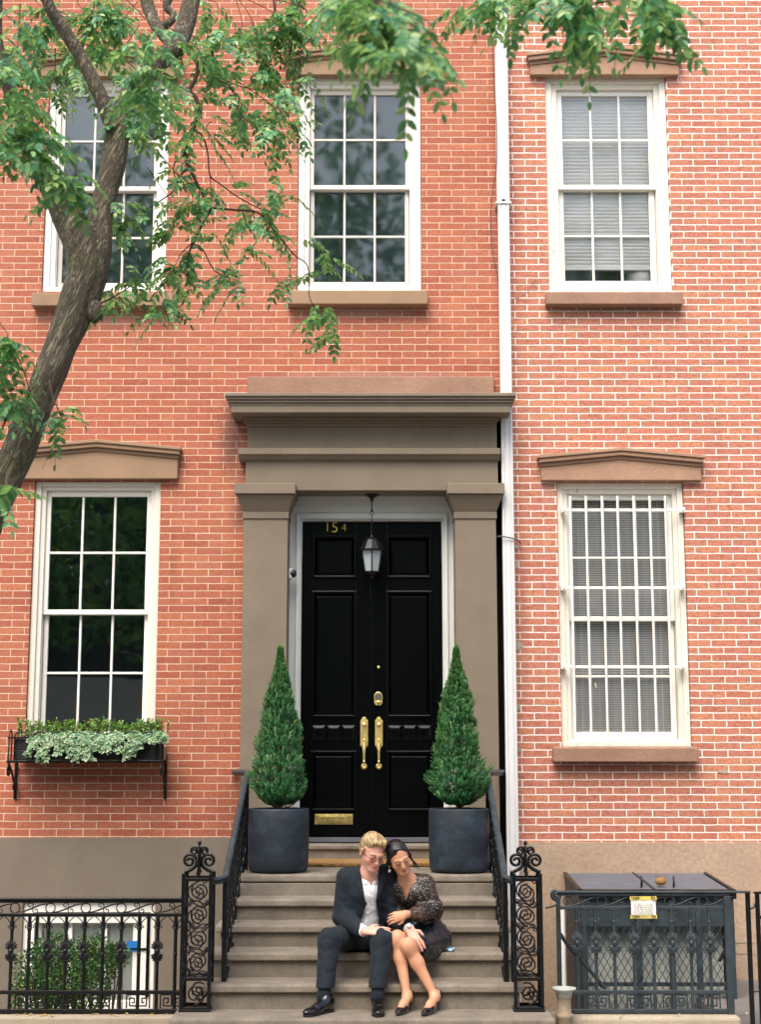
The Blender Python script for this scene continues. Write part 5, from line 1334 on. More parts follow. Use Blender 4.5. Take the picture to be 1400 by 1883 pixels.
def skin(name, c, red, lip):
    t = NT(name); f = t.noise(14, 5, .65); g = t.noise(240, 3); h = t.noise(90, 3)
    at = t.N('ShaderNodeAttribute'); at.attribute_name = 'lip'; ab = t.N('ShaderNodeAttribute'); ab.attribute_name = 'blush'
    col = t.mix(t.rng(f, .35, .7, 0, .6), srgb(c), srgb(red)); col = t.mix(t.rng(h, .45, .75, 0, .25), col, srgb(red))
    col = t.mix(t.math('MULTIPLY', ab.outputs['Fac'], .45), col, srgb('c97462')); col = t.mix(t.math('MULTIPLY', at.outputs['Fac'], .85), col, srgb(lip))
    t.color(col); t.L(t.rng(f, .3, .7, .42, .58), t.b.inputs['Roughness'])
    t.b.inputs['Subsurface Weight'].default_value = .12; t.b.inputs['Subsurface Radius'].default_value = (.012, .005, .003); t.b.inputs['Subsurface Scale'].default_value = .6
    t.bump(g, .06, .002); M[name] = t.m
skin('skin_fair', 'dba993', 'd0917b', 'bd7468'); skin('skin_tan', 'cc9674', 'bd8360', 'b0504f')
simple('lip_fair', 'b9685c', .4); simple('lip_rose', 'b0504f', .35, spec=.6)
def hairmat(name, dark, light, rough, scale):
    t = NT(name); v = t.coord(scale)
    n = t.noise(60, 5, .7, v); t.color(t.ramp(n, [(.36, srgb(dark)), (.64, srgb(light))])); t.set(Roughness=rough)
    t.bump(n, .7, .006); M[name] = t.m
hairmat('hair_blond', '654d30', 'cdb180', .5, (1.2, .5, .25)); hairmat('hair_black', '050506', '100e0f', .32, (1.4, .3, .3))
def cloth(name, a, b, rough, weave=500, wr=.35, spec=.3, wscale=(9, 9, 5)):
    t = NT(name); n = t.noise(weave, 2); g = t.noise(3.2, 4, .6, t.coord(wscale)); 
    t.color(t.mix(t.rng(n, .3, .7), srgb(a), srgb(b))); t.set(Roughness=rough); t.b.inputs['Specular IOR Level'].default_value = spec
    t.b.inputs['Sheen Weight'].default_value = .04
    t.bump(t.math('ADD', t.math('MULTIPLY', g, 1.0), t.math('MULTIPLY', n, .06)), wr, .02); M[name] = t.m
cloth('suit_wool', '0c151c', '16232c', .8, 600, .65, .35, (7, 7, 4)); cloth('shirt_cotton', 'e6e4e4', 'f0efee', .8, 700, .35); cloth('sock_knit', '0c1219', '141c26', .9, 300, .3)
t = NT('shoe_leather'); t.color(srgb('0a0b0e')); t.set(Roughness=.22); t.b.inputs['Coat Weight'].default_value = .3; t.bump(t.noise(40, 4), .08, .003); M['shoe_leather'] = t.m
t = NT('patent_black'); t.color(srgb('08080a')); t.set(Roughness=.1); t.b.inputs['Coat Weight'].default_value = .6; M['patent_black'] = t.m
simple('sole_red', '9c1f24', .35); simple('sole_dark', '14100e', .7)
t = NT('leather_skirt'); g = t.noise(2.6, 4, .6, t.coord((5, 5, 11))); t.color(srgb('0d1c27')); t.set(Roughness=.3); t.b.inputs['Coat Weight'].default_value = .2
t.bump(t.math('ADD', t.noise(7, 3, .5, t.coord((1, 1, 2.2))), t.math('MULTIPLY', t.noise(160, 3), .02)), .5, .03); M['leather_skirt'] = t.m
t = NT('sequin_blouse'); vo = t.N('ShaderNodeTexVoronoi'); vo.inputs['Scale'].default_value = 165; t.L(t.coord((1, 1, .62)), vo.inputs['Vector'])
sp_ = t.noise(110, 2, .5); big = t.noise(5, 3)
col = t.mix(t.rng(vo.outputs['Distance'], .30, .36, 1, 0), srgb('191416'), srgb('d9c4a4'))
rnd = t.N('ShaderNodeSeparateColor'); t.L(vo.outputs['Color'], rnd.inputs[0])
msk = t.math('GREATER_THAN', rnd.outputs[0], .46); col = t.mix(t.math('MULTIPLY', msk, t.rng(t.math('ADD', vo.outputs['Distance'], t.math('MULTIPLY', t.noise(300, 2), .35)), .40, .50, 1, 0)), t.mix(t.rng(big, .45, .7, 0, .4), srgb('120e10'), srgb('6a4438')), srgb('e2cfae'))
t.color(col); t.set(Roughness=.45); t.L(t.math('MULTIPLY', msk, .3), t.b.inputs['Metallic']); t.bump(big, .4, .02); M['sequin_blouse'] = t.m
t = NT('tortoise'); t.color(t.mix(t.rng(t.noise(60, 3), .4, .6), srgb('1c0d08'), srgb('4a2412'))); t.set(Roughness=.25); M['tortoise'] = t.m
simple('earring_pearl', 'e9e4d4', .2, metallic=.3); simple('silver', 'd4d6d8', .25, metallic=1.); simple('lash', '1a1210', .7); simple('brow_blond', '96703f', .8); simple('nail', 'd9a49a', .3)

def Rm(yaw, roll, pitch): return np.array(Matrix.Rotation(R(yaw), 3, 'Z') @ Matrix.Rotation(R(roll), 3, 'Y') @ Matrix.Rotation(R(pitch), 3, 'X'))
def head(s, c, Rt, sc, female):
    T = lambda p: c+Rt@(V(p)*sc)
    E = lambda p, r, k=.015, op='add', rt=None: s.ell(T(p), V(r)*sc, k, op, Rt if rt is None else Rt@np.array(rt))
    E((0, .012, .035), (.074, .093, .084), .01); E((0, -.028, -.02), (.057, .064, .080), .025)
    j = .9 if female else 1.0
    E((0, -.052, -.078), (.036*j, .036, .030), .03); E((0, -.075, -.094), (.018*j, .016, .014), .018)
    for q in (-1, 1):
        E((q*.040, -.052, -.030), (.024, .026, .028), .022); s.cone(T((q*.047, -.005, -.045)), T((q*.020, -.064, -.094)), .016*sc*j, .014*sc, .025)
        E((q*.030, -.097, .004), (.016, .011, .010), .010, 'sub'); E((q*.030, -.0835, .003), (.0145, .012, .0115), .004)
        s.cone(T((q*.012, -.088, .020)), T((q*.046, -.078, .022)), .008*sc, .006*sc, .012)
        E((q*.0095, -.098, -.034), (.0075, .008, .0065), .006)
        E((q*.077, .012, -.008), (.008, .020, .031), .008, 'add', Matrix.Rotation(R(q*18), 3, 'Z')); E((q*.083, .008, -.006), (.005, .011, .018), .005, 'sub', Matrix.Rotation(R(q*18), 3, 'Z'))
    s.chain([T((0, -.090, .016)), T((0, -.100, -.012)), T((0, -.111, -.030))], [.0075*sc, .0085*sc, .0105*sc], .010)
    s.chain([T((-.021, -.083, -.0605)), T((-.007, -.0935, -.057)), T((.007, -.0935, -.057)), T((.021, -.083, -.0605))], [.003*sc, .0055*sc, .0055*sc, .003*sc], .005)
    s.chain([T((-.019, -.083, -.0645)), T((0, -.092, -.0685)), T((.019, -.083, -.0645))], [.003*sc, .0065*sc, .003*sc], .005)
    return T
def lip_fn(c, Rt, sc):
    def f(p):
        l = (p-c)@Rt/sc
        return ((np.abs(l[:, 0]) < .021) & (l[:, 1] < -.082) & (l[:, 2] < -.0535+.15*0) & (l[:, 2] > -.0735+.25*np.abs(l[:, 0])**1.0*.4)).astype(int)
    return f
def face_attr(c, Rt, sc):
    def lip(p):
        l = (p-c)@Rt/sc; w = .021; zc = -.0625+.10*l[:, 0]**2*40
        d = np.sqrt((l[:, 0]/.0225)**2+((l[:, 2]-zc)/.0078)**2); return np.clip((1.12-d)/.3, 0, 1)*(l[:, 1] < -.078)
    def blush(p):
        l = (p-c)@Rt/sc; r = np.zeros(len(p))
        for x, z, s_, a in ((.042, -.03, .022, 1), (-.042, -.03, .022, 1), (0, -.032, .013, .9), (.078, -.005, .03, .8), (-.078, -.005, .03, .8)):
            r = np.maximum(r, a*np.exp(-((l[:, 0]-x)**2+(l[:, 2]-z)**2)/s_**2)*(l[:, 1] < .04))
        return r
    return {'lip': lip, 'blush': blush}
def brows(T, sc, mat, parent, thick=1.0, lashes=True):
    for q in (-1, 1):
        m = MB(); m.tube([T((q*x, y, z)) for x, y, z in ((.013, -.0985, .0225), (.024, -.0985, .0265), (.037, -.0925, .0275), (.050, -.081, .0215))], [.0022*thick*sc, .0028*thick*sc, .0024*thick*sc, .0010*sc], 6); m.build('eyebrow', mat, parent)
        m = MB(); m.tube([T((q*x, y, z)) for x, y, z in ((.0165, -.0905, -.0015), (.024, -.0965, -.0045), (.033, -.0965, -.0050), (.042, -.0905, -.0025), (.0465, -.086, .0005))], [.0009*sc, .0018*sc, .0020*sc, .0018*sc, .0009*sc], 5); m.build('eyelashes', 'lash', parent)
def hand(s, w, dirn, up, L, side, curl, spread=.09, rs=1.0, k=.006, thumb=(.5, .75, .1)):
    """w wrist, dirn towards the fingers, up = back of the hand, side = +1 when the thumb lies along up x dirn"""
    d = V(dirn)/np.linalg.norm(dirn); u = V(up); u = u-d*(u@d); u /= np.linalg.norm(u); a = np.cross(u, d)*side
    pl = L*.50; W = L*.20
    tips = []
    for i in range(4):
        o = (1.5-i)/1.5
        kn = w+d*pl*(1-.05*abs(o-.2))+a*(W*o*.86)-u*(.006*abs(o))
        s.cone(w+a*(W*.45*o), kn, .0135*rs, .0115*rs, .012)
        fl = L*(.44, .49, .46, .36)[i]; r0 = (.0092, .0095, .009, .008)[i]*rs
        c0 = curl if not isinstance(curl, (tuple, list)) else curl[i]
        dd = d+a*o*spread; p = kn; ang = 0; pts = [kn]; rr_ = [r0]
        for sgm, frac in enumerate((.45, .31, .24)):
            ang += c0*(.8, 1.0, .8)[sgm]
            st = dd*math.cos(ang)-u*math.sin(ang); p = p+st/np.linalg.norm(st)*fl*frac; pts.append(p); rr_.append(r0*(.95, .88, .78)[sgm])
        s.chain(pts, rr_, .003); tips.append((pts[-1], pts[-2]))
    b = w+d*L*.12+a*W*.75; m1 = b+(d*thumb[0]+a*thumb[1]-u*thumb[2])*L*.22; t_ = m1+(d*.85+a*.25-u*.2)*L*.20
    s.cone(w+d*L*.1+a*W*.3, m1, .014*rs, .0115*rs, .012); s.cone(m1, t_, .0105*rs, .0082*rs, .004)
    return tips

def person_root(label, loc): return thing('person', label, 'person', loc, None)
# ---------------------------------------------------------------- man
man = person_root('fair haired man in dark suit and glasses looking down beside the woman', P(668, 1720, -1.9))
mp = J(668, 1719, -1.90); mw = J(672, 1690, -1.92); mc = J(674, 1648, -1.98); mn = J(679, 1611, -2.03)
mhc = J(685, 1567, -2.10); MR = Rm(24, 4, 24); MS = .98
shR, shL = J(638, 1615, -1.98), J(712, 1609, -1.97); elR, elL = J(630, 1686, -2.0), J(725, 1688, -1.97)
wrR, wrL = J(670, 1713, -2.27), J(754, 1709, -2.22)
hipR, hipL = J(645, 1722, -1.90), J(690, 1722, -1.90); knR, knL = J(606, 1729, -2.29), J(703, 1729, -2.29)
anR, anL = J(595, 1834, -2.41), J(694, 1834, -2.40)
lo, hi = (-.62, -2.75, .1), (.42, -1.7, 1.45)
s = SDF(lo, (.42, -1.7, 1.42), .0045)
Tm = head(s, mhc, MR, MS, False)
s.cone(Tm((0, .025, -.07)), mn+V((0, .015, 0)), .046, .054, .02); s.cone(mn, mc+V((0, .0, .06)), .065, .09, .04)
s.cone(mc+V((0, .01, 0)), mp+V((0, .01, 0)), .10, .10, .04); s.cone(shR, shL, .05, .05, .03)
for a, b, c in ((shR, elR, wrR), (shL, elL, wrL)): s.chain([a, b, c], [.045, .036, .026], .02)
hR = hand(s, wrR+V((.004, -.004, .004)), J(714, 1710, -2.33)-wrR, V((0, -.55, .85)), .175, 1, (.15, .22, .3, .4), .05, 1.0)
hL = hand(s, wrL+V((.0, -.004, .0)), J(772, 1742, -2.31)-wrL, V((-.05, -.75, .65)), .17, 1, (.22, .24, .26, .3), .12, .92)
for a, b, c in ((hipR, knR, anR), (hipL, knL, anL)): s.chain([a, b, c], [.08, .052, .034], .02)
fR0, fR1, fL0, fL1 = J(603, 1851, -2.40), J(562, 1862, -2.585), J(695, 1851, -2.37), J(697, 1867, -2.60)
for a, b, c in ((anR, fR0, fR1), (anL, fL0, fL1)): s.cone(a, b*.75+c*.25, .030, .022, .02)
body = s.build('body', 'skin_fair', man, attr=face_attr(mhc, MR, MS))
brows(Tm, MS, 'brow_blond', man, 1.2)
# hair: short sides, fuller swept top
s = SDF(mhc-.17, mhc+.17, .003)
H = lambda p, r, k=.012, op='add', rt=None: s.ell(Tm(p), V(r)*MS, k, op, MR if rt is None else MR@np.array(rt))
H((0, .024, .046), (.0785, .094, .084)); H((0, -.024, .092), (.064, .058, .032), .03); H((.006, -.054, .094), (.054, .030, .024), .03, 'add', Matrix.Rotation(R(-9), 3, 'Y')); H((0, .055, .0), (.074, .062, .07), .02)
H((0, -.103, .004), (.063, .058, .088), .012, 'sub'); H((-.028, -.10, .07), (.034, .032, .026), .02, 'sub'); H((0, -.05, -.075), (.12, .075, .06), .012, 'sub')
for q in (-1, 1): H((q*.084, .002, -.012), (.024, .034, .040), .008, 'sub'); s.cone(Tm((q*.0745, -.018, .028)), Tm((q*.0735, -.016, -.012)), .009, .005, .008)
L_ = (np.stack(s.grid(), -1)-mhc)@MR
s.f += (.0016*np.sin(L_[..., 0]*170+L_[..., 1]*150+3*np.sin(L_[..., 1]*40+L_[..., 2]*50))).astype(np.float32)
s.build('hair', 'hair_blond', man, None, 1)
m = MB()
for q in (-1, 1):
    ring_ = [Tm((q*.031+.0215*math.cos(a*PI/12), -.106-.001*abs(math.cos(a*PI/12)), -.002+.0185*math.sin(a*PI/12))) for a in range(25)]
    m.tube(ring_, .0019*MS, 6, cap=False)
    m.tube([Tm((q*.052, -.104, .006)), Tm((q*.070, -.085, .006)), Tm((q*.079, .0, .006)), Tm((q*.080, .016, -.004))], .0021, 6)
m.tube([Tm((-.0105, -.107, .003)), Tm((0, -.1105, .006)), Tm((.0105, -.107, .003))], .0021, 6); gl_ = m.build('glasses', 'tortoise', man)
for q in (-1, 1):
    m = MB(); m.add([Tm((q*.031+.0205*math.cos(a*PI/12), -.1065, -.002+.0175*math.sin(a*PI/12))) for a in range(24)], [list(range(24))]); o = m.build('lens', 'spectacle_glass', gl_)
# shirt
s = SDF((-.35, -2.35, .5), (.25, -1.7, 1.12), .0045)
s.cone(mc+V((0, -.005, .035)), mw+V((0, -.005, 0)), .118, .112, .03); s.cone(mw, mp+V((0, -.02, .02)), .112, .12, .03); s.cone(shR+V((.03, 0, 0)), shL-V((.03, 0, 0)), .060, .060, .04)
s.cone(mn+V((0, .016, -.015)), mn+V((.004, .006, .030)), .066, .061, .02)
cz = mn+V((.012, -.06, -.015))
s.ell(mn+V((.005, -.008, .045)), (.053, .053, .05), .004, 'sub')
s.carve([(mn[0]-.028, mn[2]+.08), (mn[0]+.045, mn[2]+.08), (mn[0]+.016, mn[2]-.075)], -2.5, mn[1]-.02)
for q, e0 in ((-1, J(664, 1612, -2.1)), (1, J(694, 1610, -2.1))):   # collar leaves
    s.emboss([(mn[0]+.009+q*.012, mn[2]-.045), (mn[0]+.009+q*.052, mn[2]-.052), (mn[0]+.004+q*.062, mn[2]+.03), (mn[0]+.004+q*.030, mn[2]+.035)][::q], .007, mn[1]-.0)
s.wrinkle(.004, [((8, 0, 46), 0), ((30, 10, 28), 1), ((-26, 0, 34), 2.2)])
s.build('shirt', 'shirt_cotton', man)
m = MB()
for k in range(5):
    q = mn+(mw-mn)*(.22+.19*k); m.lathe([(.0055, 0), (.005, .002), (.001, .0025)], (q[0]+.012-.006*k*0, -2.118+.008*k, q[2]), 10, axis='y')
m.build('button', 'shirt_cotton', man)
# jacket
def jp(px, py): p = J(px, py, -2.08); return (p[0], p[2])
s = SDF((-.45, -2.42, .5), (.36, -1.7, 1.12), .0045)
s.cone(mc+V((-.0, 0, .025)), mw, .136, .136, .04); s.cone(mw+V((0, 0, 0)), mp+V((0, -.01, .0)), .138, .15, .04)
s.cone(shR+V((.01, 0, -.006)), shL+V((-.01, 0, -.006)), .072, .072, .05); s.cone(shR+V((.05, .01, .012)), mn+V((-.05, .03, .0)), .05, .045, .04); s.cone(shL+V((-.05, .01, .012)), mn+V((.05, .03, .0)), .05, .045, .04)
s.cone(mn+V((0, .03, -.01)), mn+V((0, .022, .012)), .07, .066, .03)
s.chain([shR, elR, wrR-(wrR-elR)/np.linalg.norm(wrR-elR)*.035], [.070, .061, .047], .025); s.chain([shL, elL, wrL-(wrL-elL)/np.linalg.norm(wrL-elL)*.045], [.066, .058, .045], .025)
for a, b, c in ((shR, elR, wrR), (shL, elL, wrL)): s.ell(c-(c-b)/np.linalg.norm(c-b)*.018, (.034, .034, .034), .004, 'sub')
s.ell(mn+V((.005, -.012, .045)), (.062, .062, .06), .004, 'sub')
op_ = [jp(663, 1603), jp(697, 1601), jp(700, 1625), jp(693, 1657), jp(698, 1690), jp(703, 1712), jp(655, 1712), jp(668, 1680), jp(671, 1655)]
for poly in ([jp(662, 1600), jp(698, 1598), jp(696, 1640), jp(692, 1660), jp(672, 1660)], [jp(672, 1658), jp(692, 1658), jp(703, 1716), jp(655, 1716), jp(664, 1690)]): s.carve(poly, -2.6, -2.0)
s.emboss([jp(662, 1600), jp(672, 1660), jp(666, 1640), jp(648, 1618), jp(655, 1606)][::-1], .011, -2.0); s.emboss([jp(697, 1600), jp(692, 1660), jp(701, 1642), jp(713, 1617), jp(704, 1606)], .011, -2.0)
s.wrinkle(.009, [((20, 12, 52), 0), ((-30, 0, 44), 1.2), ((34, 20, 30), 2.6)], elR, .18); s.wrinkle(.008, [((20, 12, 52), 0), ((-30, 0, 44), 1.2)], elL, .15); s.wrinkle(.0035, [((26, 0, 22), .5), ((-20, 10, 30), 2)])
jk = s.build('jacket', 'suit_wool', man)
from mathutils.bvhtree import BVHTree
bv = BVHTree.FromPolygons([v.co for v in jk.data.vertices], [tuple(p.vertices) for p in jk.data.polygons])
def drape(name, outline, off, mat, th=.004, n=14):
    # a thin cloth piece lying on the jacket: a strip between two edges given in photo pixels
    A, B = outline; vs = []; fs = []
    def at(e, f):
        i = min(int(f*(len(e)-1)), len(e)-2); u = f*(len(e)-1)-i; return (e[i][0]*(1-u)+e[i+1][0]*u, e[i][1]*(1-u)+e[i+1][1]*u)
    for i in range(n+1):
        a, b = at(A, i/n), at(B, i/n)
        for j in range(5):
            px, py = a[0]+(b[0]-a[0])*j/4, a[1]+(b[1]-a[1])*j/4
            o = Vector(cam.location); dr = (P(px, py, -2.1)-o).normalized(); h = bv.ray_cast(o, dr)
            p = h[0] if h[0] is not None and h[0].y < -1.93 else P(px, py, -2.07)
            vs.append(p-dr*off)
    for i in range(n):
        for j in range(4): fs.append((i*5+j, i*5+j+1, i*5+j+6, i*5+j+5))
    m = MB(); m.add(vs, fs, 0, True); o = m.build(name, mat, man); sm = o.modifiers.new('thickness', 'SOLIDIFY'); sm.thickness = th; sm.offset = 0; return o
drape('lapel', ([(664, 1606), (667, 1622), (670, 1640), (672, 1662)], [(655, 1607), (650, 1620), (660, 1640), (671, 1663)]), .007, 'suit_wool')
drape('lapel', ([(697, 1604), (696, 1622), (694, 1640), (692, 1662)], [(705, 1605), (711, 1619), (703, 1640), (693, 1663)]), .007, 'suit_wool')
for a, b in ((elR, wrR), (elL, wrL)):
    s = SDF(b-.12, b+.12, .004)
    d = (b-a)/np.linalg.norm(b-a); s.cone(b-d*.06, b-d*.012, .036, .035, .004); s.ell(b+d*.012, (.029, .029, .029), .002, 'sub'); s.build('shirt_cuff', 'shirt_cotton', man)
d = (wrL-elL)/np.linalg.norm(wrL-elL); m = MB()
a1 = np.cross(d, V((0, 0, 1))); a1 /= np.linalg.norm(a1); a2 = np.cross(d, a1)
m.tube([Vector(wrL-d*.004+(a1*math.cos(k*PI/10)+a2*math.sin(k*PI/10))*.0305) for k in range(21)], .005, 6, cap=False, flat=1.4); m.lathe([(.012, 0), (.0125, .003), (.001, .004)], Vector(wrL+V((-.004, -.026, .018))), 14, axis='y'); m.build('watch', 'silver', man)
# trousers
s = SDF((-.5, -2.6, .15), (.25, -1.7, .8), .0045)
hmR, hmL = J(598, 1815, -2.385), J(695, 1812, -2.375)
s.cone(hipR, hipL, .105, .105, .04); s.cone(mp, mw, .11, .10, .03)
for a, b, c in ((hipR, knR, hmR), (hipL, knL, hmL)): s.chain([a, b], [.092, .070], .03); s.chain([b, c], [.069, .057], .025)
s.wrinkle(.008, [((34, 10, 40), 0), ((-40, 6, 36), 1.7), ((10, 30, 60), .6)], knR, .16); s.wrinkle(.008, [((34, 10, 40), .4), ((-40, 6, 36), 2.0)], knL, .15); s.wrinkle(.004, [((36, 0, 30), 1), ((-30, 10, 22), 0)])
s.halfspace((0, 0, min(hmR[2], hmL[2])-.004), (0, 0, -1)); s.build('trousers', 'suit_wool', man)
for a, f0, f1, hm_ in ((anR, fR0, fR1, hmR), (anL, fL0, fL1, hmL)):
    s = SDF(np.minimum(np.minimum(a, f0), f1)-.12, np.maximum(np.maximum(a, f0), f1)+.12, .004)
    s.cone(hm_+(knR-anR)*.12, a, .041, .038, .02); s.cone(a, (f0+f1)/2*.3+f0*.7, .040, .034, .02); s.build('sock', 'sock_knit', man)
    d = f1-f0; d[2] = 0; Lh = np.linalg.norm(d); d /= Lh; sd = np.cross(d, V((0, 0, 1))); z0 = .168
    g = lambda u, w, z: V((f0[0], f0[1], 0))+d*u*1.0+sd*w+V((0, 0, z0+z))
    s = SDF(np.minimum(f0, f1)-.12, np.maximum(f0, f1)+.13, .0035); rt = np.stack([d, sd, V((0, 0, 1))], 1)
    LL = .27
    o = -.035
    s.ell(g(o+.03, 0, .04), (.042, .036, .045), .02, 'add', rt); s.cone(g(o+.03, 0, .07), g(o+.05, 0, .085), .040, .038, .02); s.cone(g(o+.07, 0, .055), g(o+.15, 0, .034), .040, .034, .03); s.ell(g(o+.19, .003, .024), (.085, .041, .026), .02, 'add', rt)
    s.cone(g(o+.045, 0, .09), g(o+.045, 0, .14), .032, .034, .004, 'sub'); s.halfspace((0, 0, z0+.012), (0, 0, -1))
    sh_ = s.build('shoe', 'shoe_leather', man)
    m = MB(); out = [(o-.012, 0), (o-.0, .026), (o+.03, .036), (o+.08, .030), (o+.13, .034), (o+.19, .044), (o+.24, .034), (o+.272, .012), (o+.272, -.010), (o+.24, -.032), (o+.19, -.040), (o+.13, -.032), (o+.08, -.028), (o+.03, -.036), (o-.0, -.026)]
    bt = [g(u, w, .0) for u, w in out]; tp = [g(u, w, .014) for u, w in out]; n = len(out); m.add(bt+tp, [list(range(n))[::-1], list(range(n, 2*n))]+[(i, (i+1) % n, (i+1) % n+n, i+n) for i in range(n)])
    hl = [g(u, w, -.0005) for u, w in out]; m.build('sole', 'sole_dark', sh_)
    m = MB()
    for k in range(4): m.tube([g(o+.085+.018*k, -.016, .083-.011*k), g(o+.09+.018*k, 0, .090-.012*k), g(o+.085+.018*k, .016, .083-.011*k)], .0022, 5)
    m.build('lace', 'sock_knit', sh_)

# ---------------------------------------------------------------- woman
wom = person_root('dark haired woman in sequinned blouse and leather skirt leaning on the man', P(785, 1730, -1.9))
wp = J(786, 1722, -1.90); ww = J(771, 1687, -1.93); wc = J(762, 1645, -1.98); wn = J(751, 1620, -2.02)
whc = J(733.5, 1577, -2.10); WR = Rm(9, -19, 22); WS = .92
wsL, wsR = J(783, 1625, -1.98), J(733, 1630, -1.97); weL = J(797, 1678, -2.02); wwL = J(747, 1681, -2.22)
weR = J(724, 1672, -1.95); wwR = J(738, 1690, -2.02)
whR, whL = J(762, 1726, -1.9), J(797, 1730, -1.90); wkR, wkL = J(731, 1728, -2.28), J(752, 1741, -2.33)
waR, waL = J(749, 1832, -2.38), J(800, 1832, -2.38)
s = SDF((-.05, -2.72, .1), (.56, -1.7, 1.42), .0045)
Tw = head(s, whc, WR, WS, True)
s.cone(Tw((0, .02, -.07)), wn+V((-.002, .012, .0)), .043, .047, .03); s.cone(wn+V((0, .01, -.01)), wc, .06, .085, .05); s.cone(wc, ww, .085, .072, .04); s.cone(ww, wp, .072, .095, .05); s.cone(wsL, wsR, .042, .042, .04)
s.chain([wsL, weL, wwL], [.042, .033, .022], .02); s.chain([wsR, weR, wwR], [.040, .032, .022], .02)
hand(s, wwL, J(723, 1687, -2.25)-wwL, V((.15, -.95, .35)), .155, 1, (.55, .6, .65, .7), .05, .84, .006, (.5, .5, .4))
hand(s, wwR, J(752, 1700, -2.1)-wwR, V((0, -.3, 1)), .15, -1, (.5, .5, .5, .5), .05, .8)
main = s
for a, b, c in ((whR, wkR, waR), (whL, wkL, waL)):
    s = main.like(); s.chain([a, b], [.076, .046], .03); d = c-b; pv = V((0, .5, .1)); s.cone(b, b+d*.33+V((0, .014, 0)), .041, .041, .025); s.cone(b+d*.33+V((0, .014, 0)), c, .041, .024, .03); s.ell(b+V((0, -.012, .008)), (.034, .032, .046), .05); main.join(s)
s = main
wfR1, wfL1 = J(733, 1863, -2.52), J(781, 1867, -2.54)
for a, t_ in ((waR, wfR1), (waL, wfL1)):
    t2 = V((t_[0], t_[1], .180)); hl = V((a[0]+(a[0]-t_[0])*.25, a[1]+.035, .262)); dd = t2-hl
    s.cone(a, hl+dd*.12, .030, .026, .02); s.cone(a+V((0, -.01, -.01)), hl+dd*.55, .028, .026, .025); s.cone(hl+dd*.5, t2+V((0, .02, .004)), .026, .018, .02); s.ell(hl, (.026, .028, .03), .02)
s.build('body', 'skin_tan', wom, attr=face_attr(whc, WR, WS))
brows(Tw, WS, 'lash', wom, .8)
# hair: parted, smooth over the crown, low knot at the nape, loose lock
s = SDF(whc-.19, whc+.19, .003)
H = lambda p, r, k=.012, op='add', rt=None: s.ell(Tw(p), V(r)*WS, k, op, WR if rt is None else WR@np.array(rt))
H((0, .02, .042), (.080, .097, .087)); H((0, .06, -.02), (.076, .07, .075), .02); H((.01, .115, -.055), (.045, .042, .042), .02)
for q in (-1, 1): s.chain([Tw((q*.070, -.012, .03)), Tw((q*.079, .015, -.02)), Tw((q*.06, .07, -.06))], [.012, .014, .016], .02)
H((.006, -.102, -.040), (.060, .066, .092), .010, 'sub'); H((.016, -.098, .048), (.024, .034, .040), .022, 'sub')
s.chain([Tw((.016, -.09, .118)), Tw((.014, -.03, .139)), Tw((.01, .04, .138))], [.004, .004, .003], .004, 'sub')
L_ = (np.stack(s.grid(), -1)-whc)@WR
s.f += (.0007*np.sin(L_[..., 2]*150+L_[..., 1]*150+2*np.sin(L_[..., 0]*50))).astype(np.float32)
s.build('hair', 'hair_black', wom, None, 1)
m = MB(); rr = random.Random(6)
for k in range(14):
    a = Tw((.074, .02+rr.uniform(-.01, .02), -.02+rr.uniform(-.01, .01))); m.tube(smooth_path([a, a+V((.02+rr.uniform(0, .015), -.01, -.03)), a+V((.05+rr.uniform(-.01, .03), .0, -.075+rr.uniform(-.02, .02)))], 4), [.0022]*4+[.0016]*4+[.0008], 4)
m.build('loose_lock', 'hair_black', wom)
for q in (-1, 1):
    m = MB(); e = Vector(Tw((q*.080, .004, -.042))); m.ball(e, .0055, 8); m.tube([e, e+Vector((0, -.002, -.022))], .0012, 5); m.ball(e+Vector((0, -.003, -.030)), (.0095, .005, .010), 10); m.build('earring', 'earring_pearl', wom)
# blouse with a V neck, full sleeves gathered at the cuff
s = SDF((-.02, -2.42, .5), (.50, -1.7, 1.10), .0045)
s.cone(wc+V((0, 0, .02)), ww, .104, .090, .05); s.cone(ww, wp+V((-.0, 0, .05)), .092, .105, .04); s.cone(wsL+V((0, 0, -.004)), wsR, .054, .054, .05); s.cone(wsL+V((-.03, .01, .006)), wn+V((.03, .03, .0)), .042, .036, .04)
s.ell(wc+V((-.045, -.065, -.0)), (.058, .05, .055), .04); s.ell(wc+V((.045, -.062, -.0)), (.058, .05, .055), .04)
s.chain([wsL, weL+V((.0, 0, .02)), weL+(wwL-weL)*.55, weL+(wwL-weL)*.78], [.054, .060, .050, .032], .03); s.chain([wsR, weR, weR+(wwR-weR)*.7], [.056, .058, .04], .04); s.cone(weL+(wwL-weL)*.74, weL+(wwL-weL)*.86, .031, .029, .006)
def wj(px, py): p = J(px, py, -2.07); return (p[0], p[2])
s.carve([wj(728, 1608), wj(764, 1606), wj(748, 1655)], -2.5, -1.99); s.ell(wn+V((0, -.005, .04)), (.056, .06, .05), .004, 'sub')
s.wrinkle(.010, [((38, 20, 40), 0), ((-36, 14, 50), 1.4), ((60, 0, -20), .4)], weL, .15); s.wrinkle(.005, [((40, 0, 24), 1), ((-28, 10, 40), 0)])
s.build('blouse', 'sequin_blouse', wom)
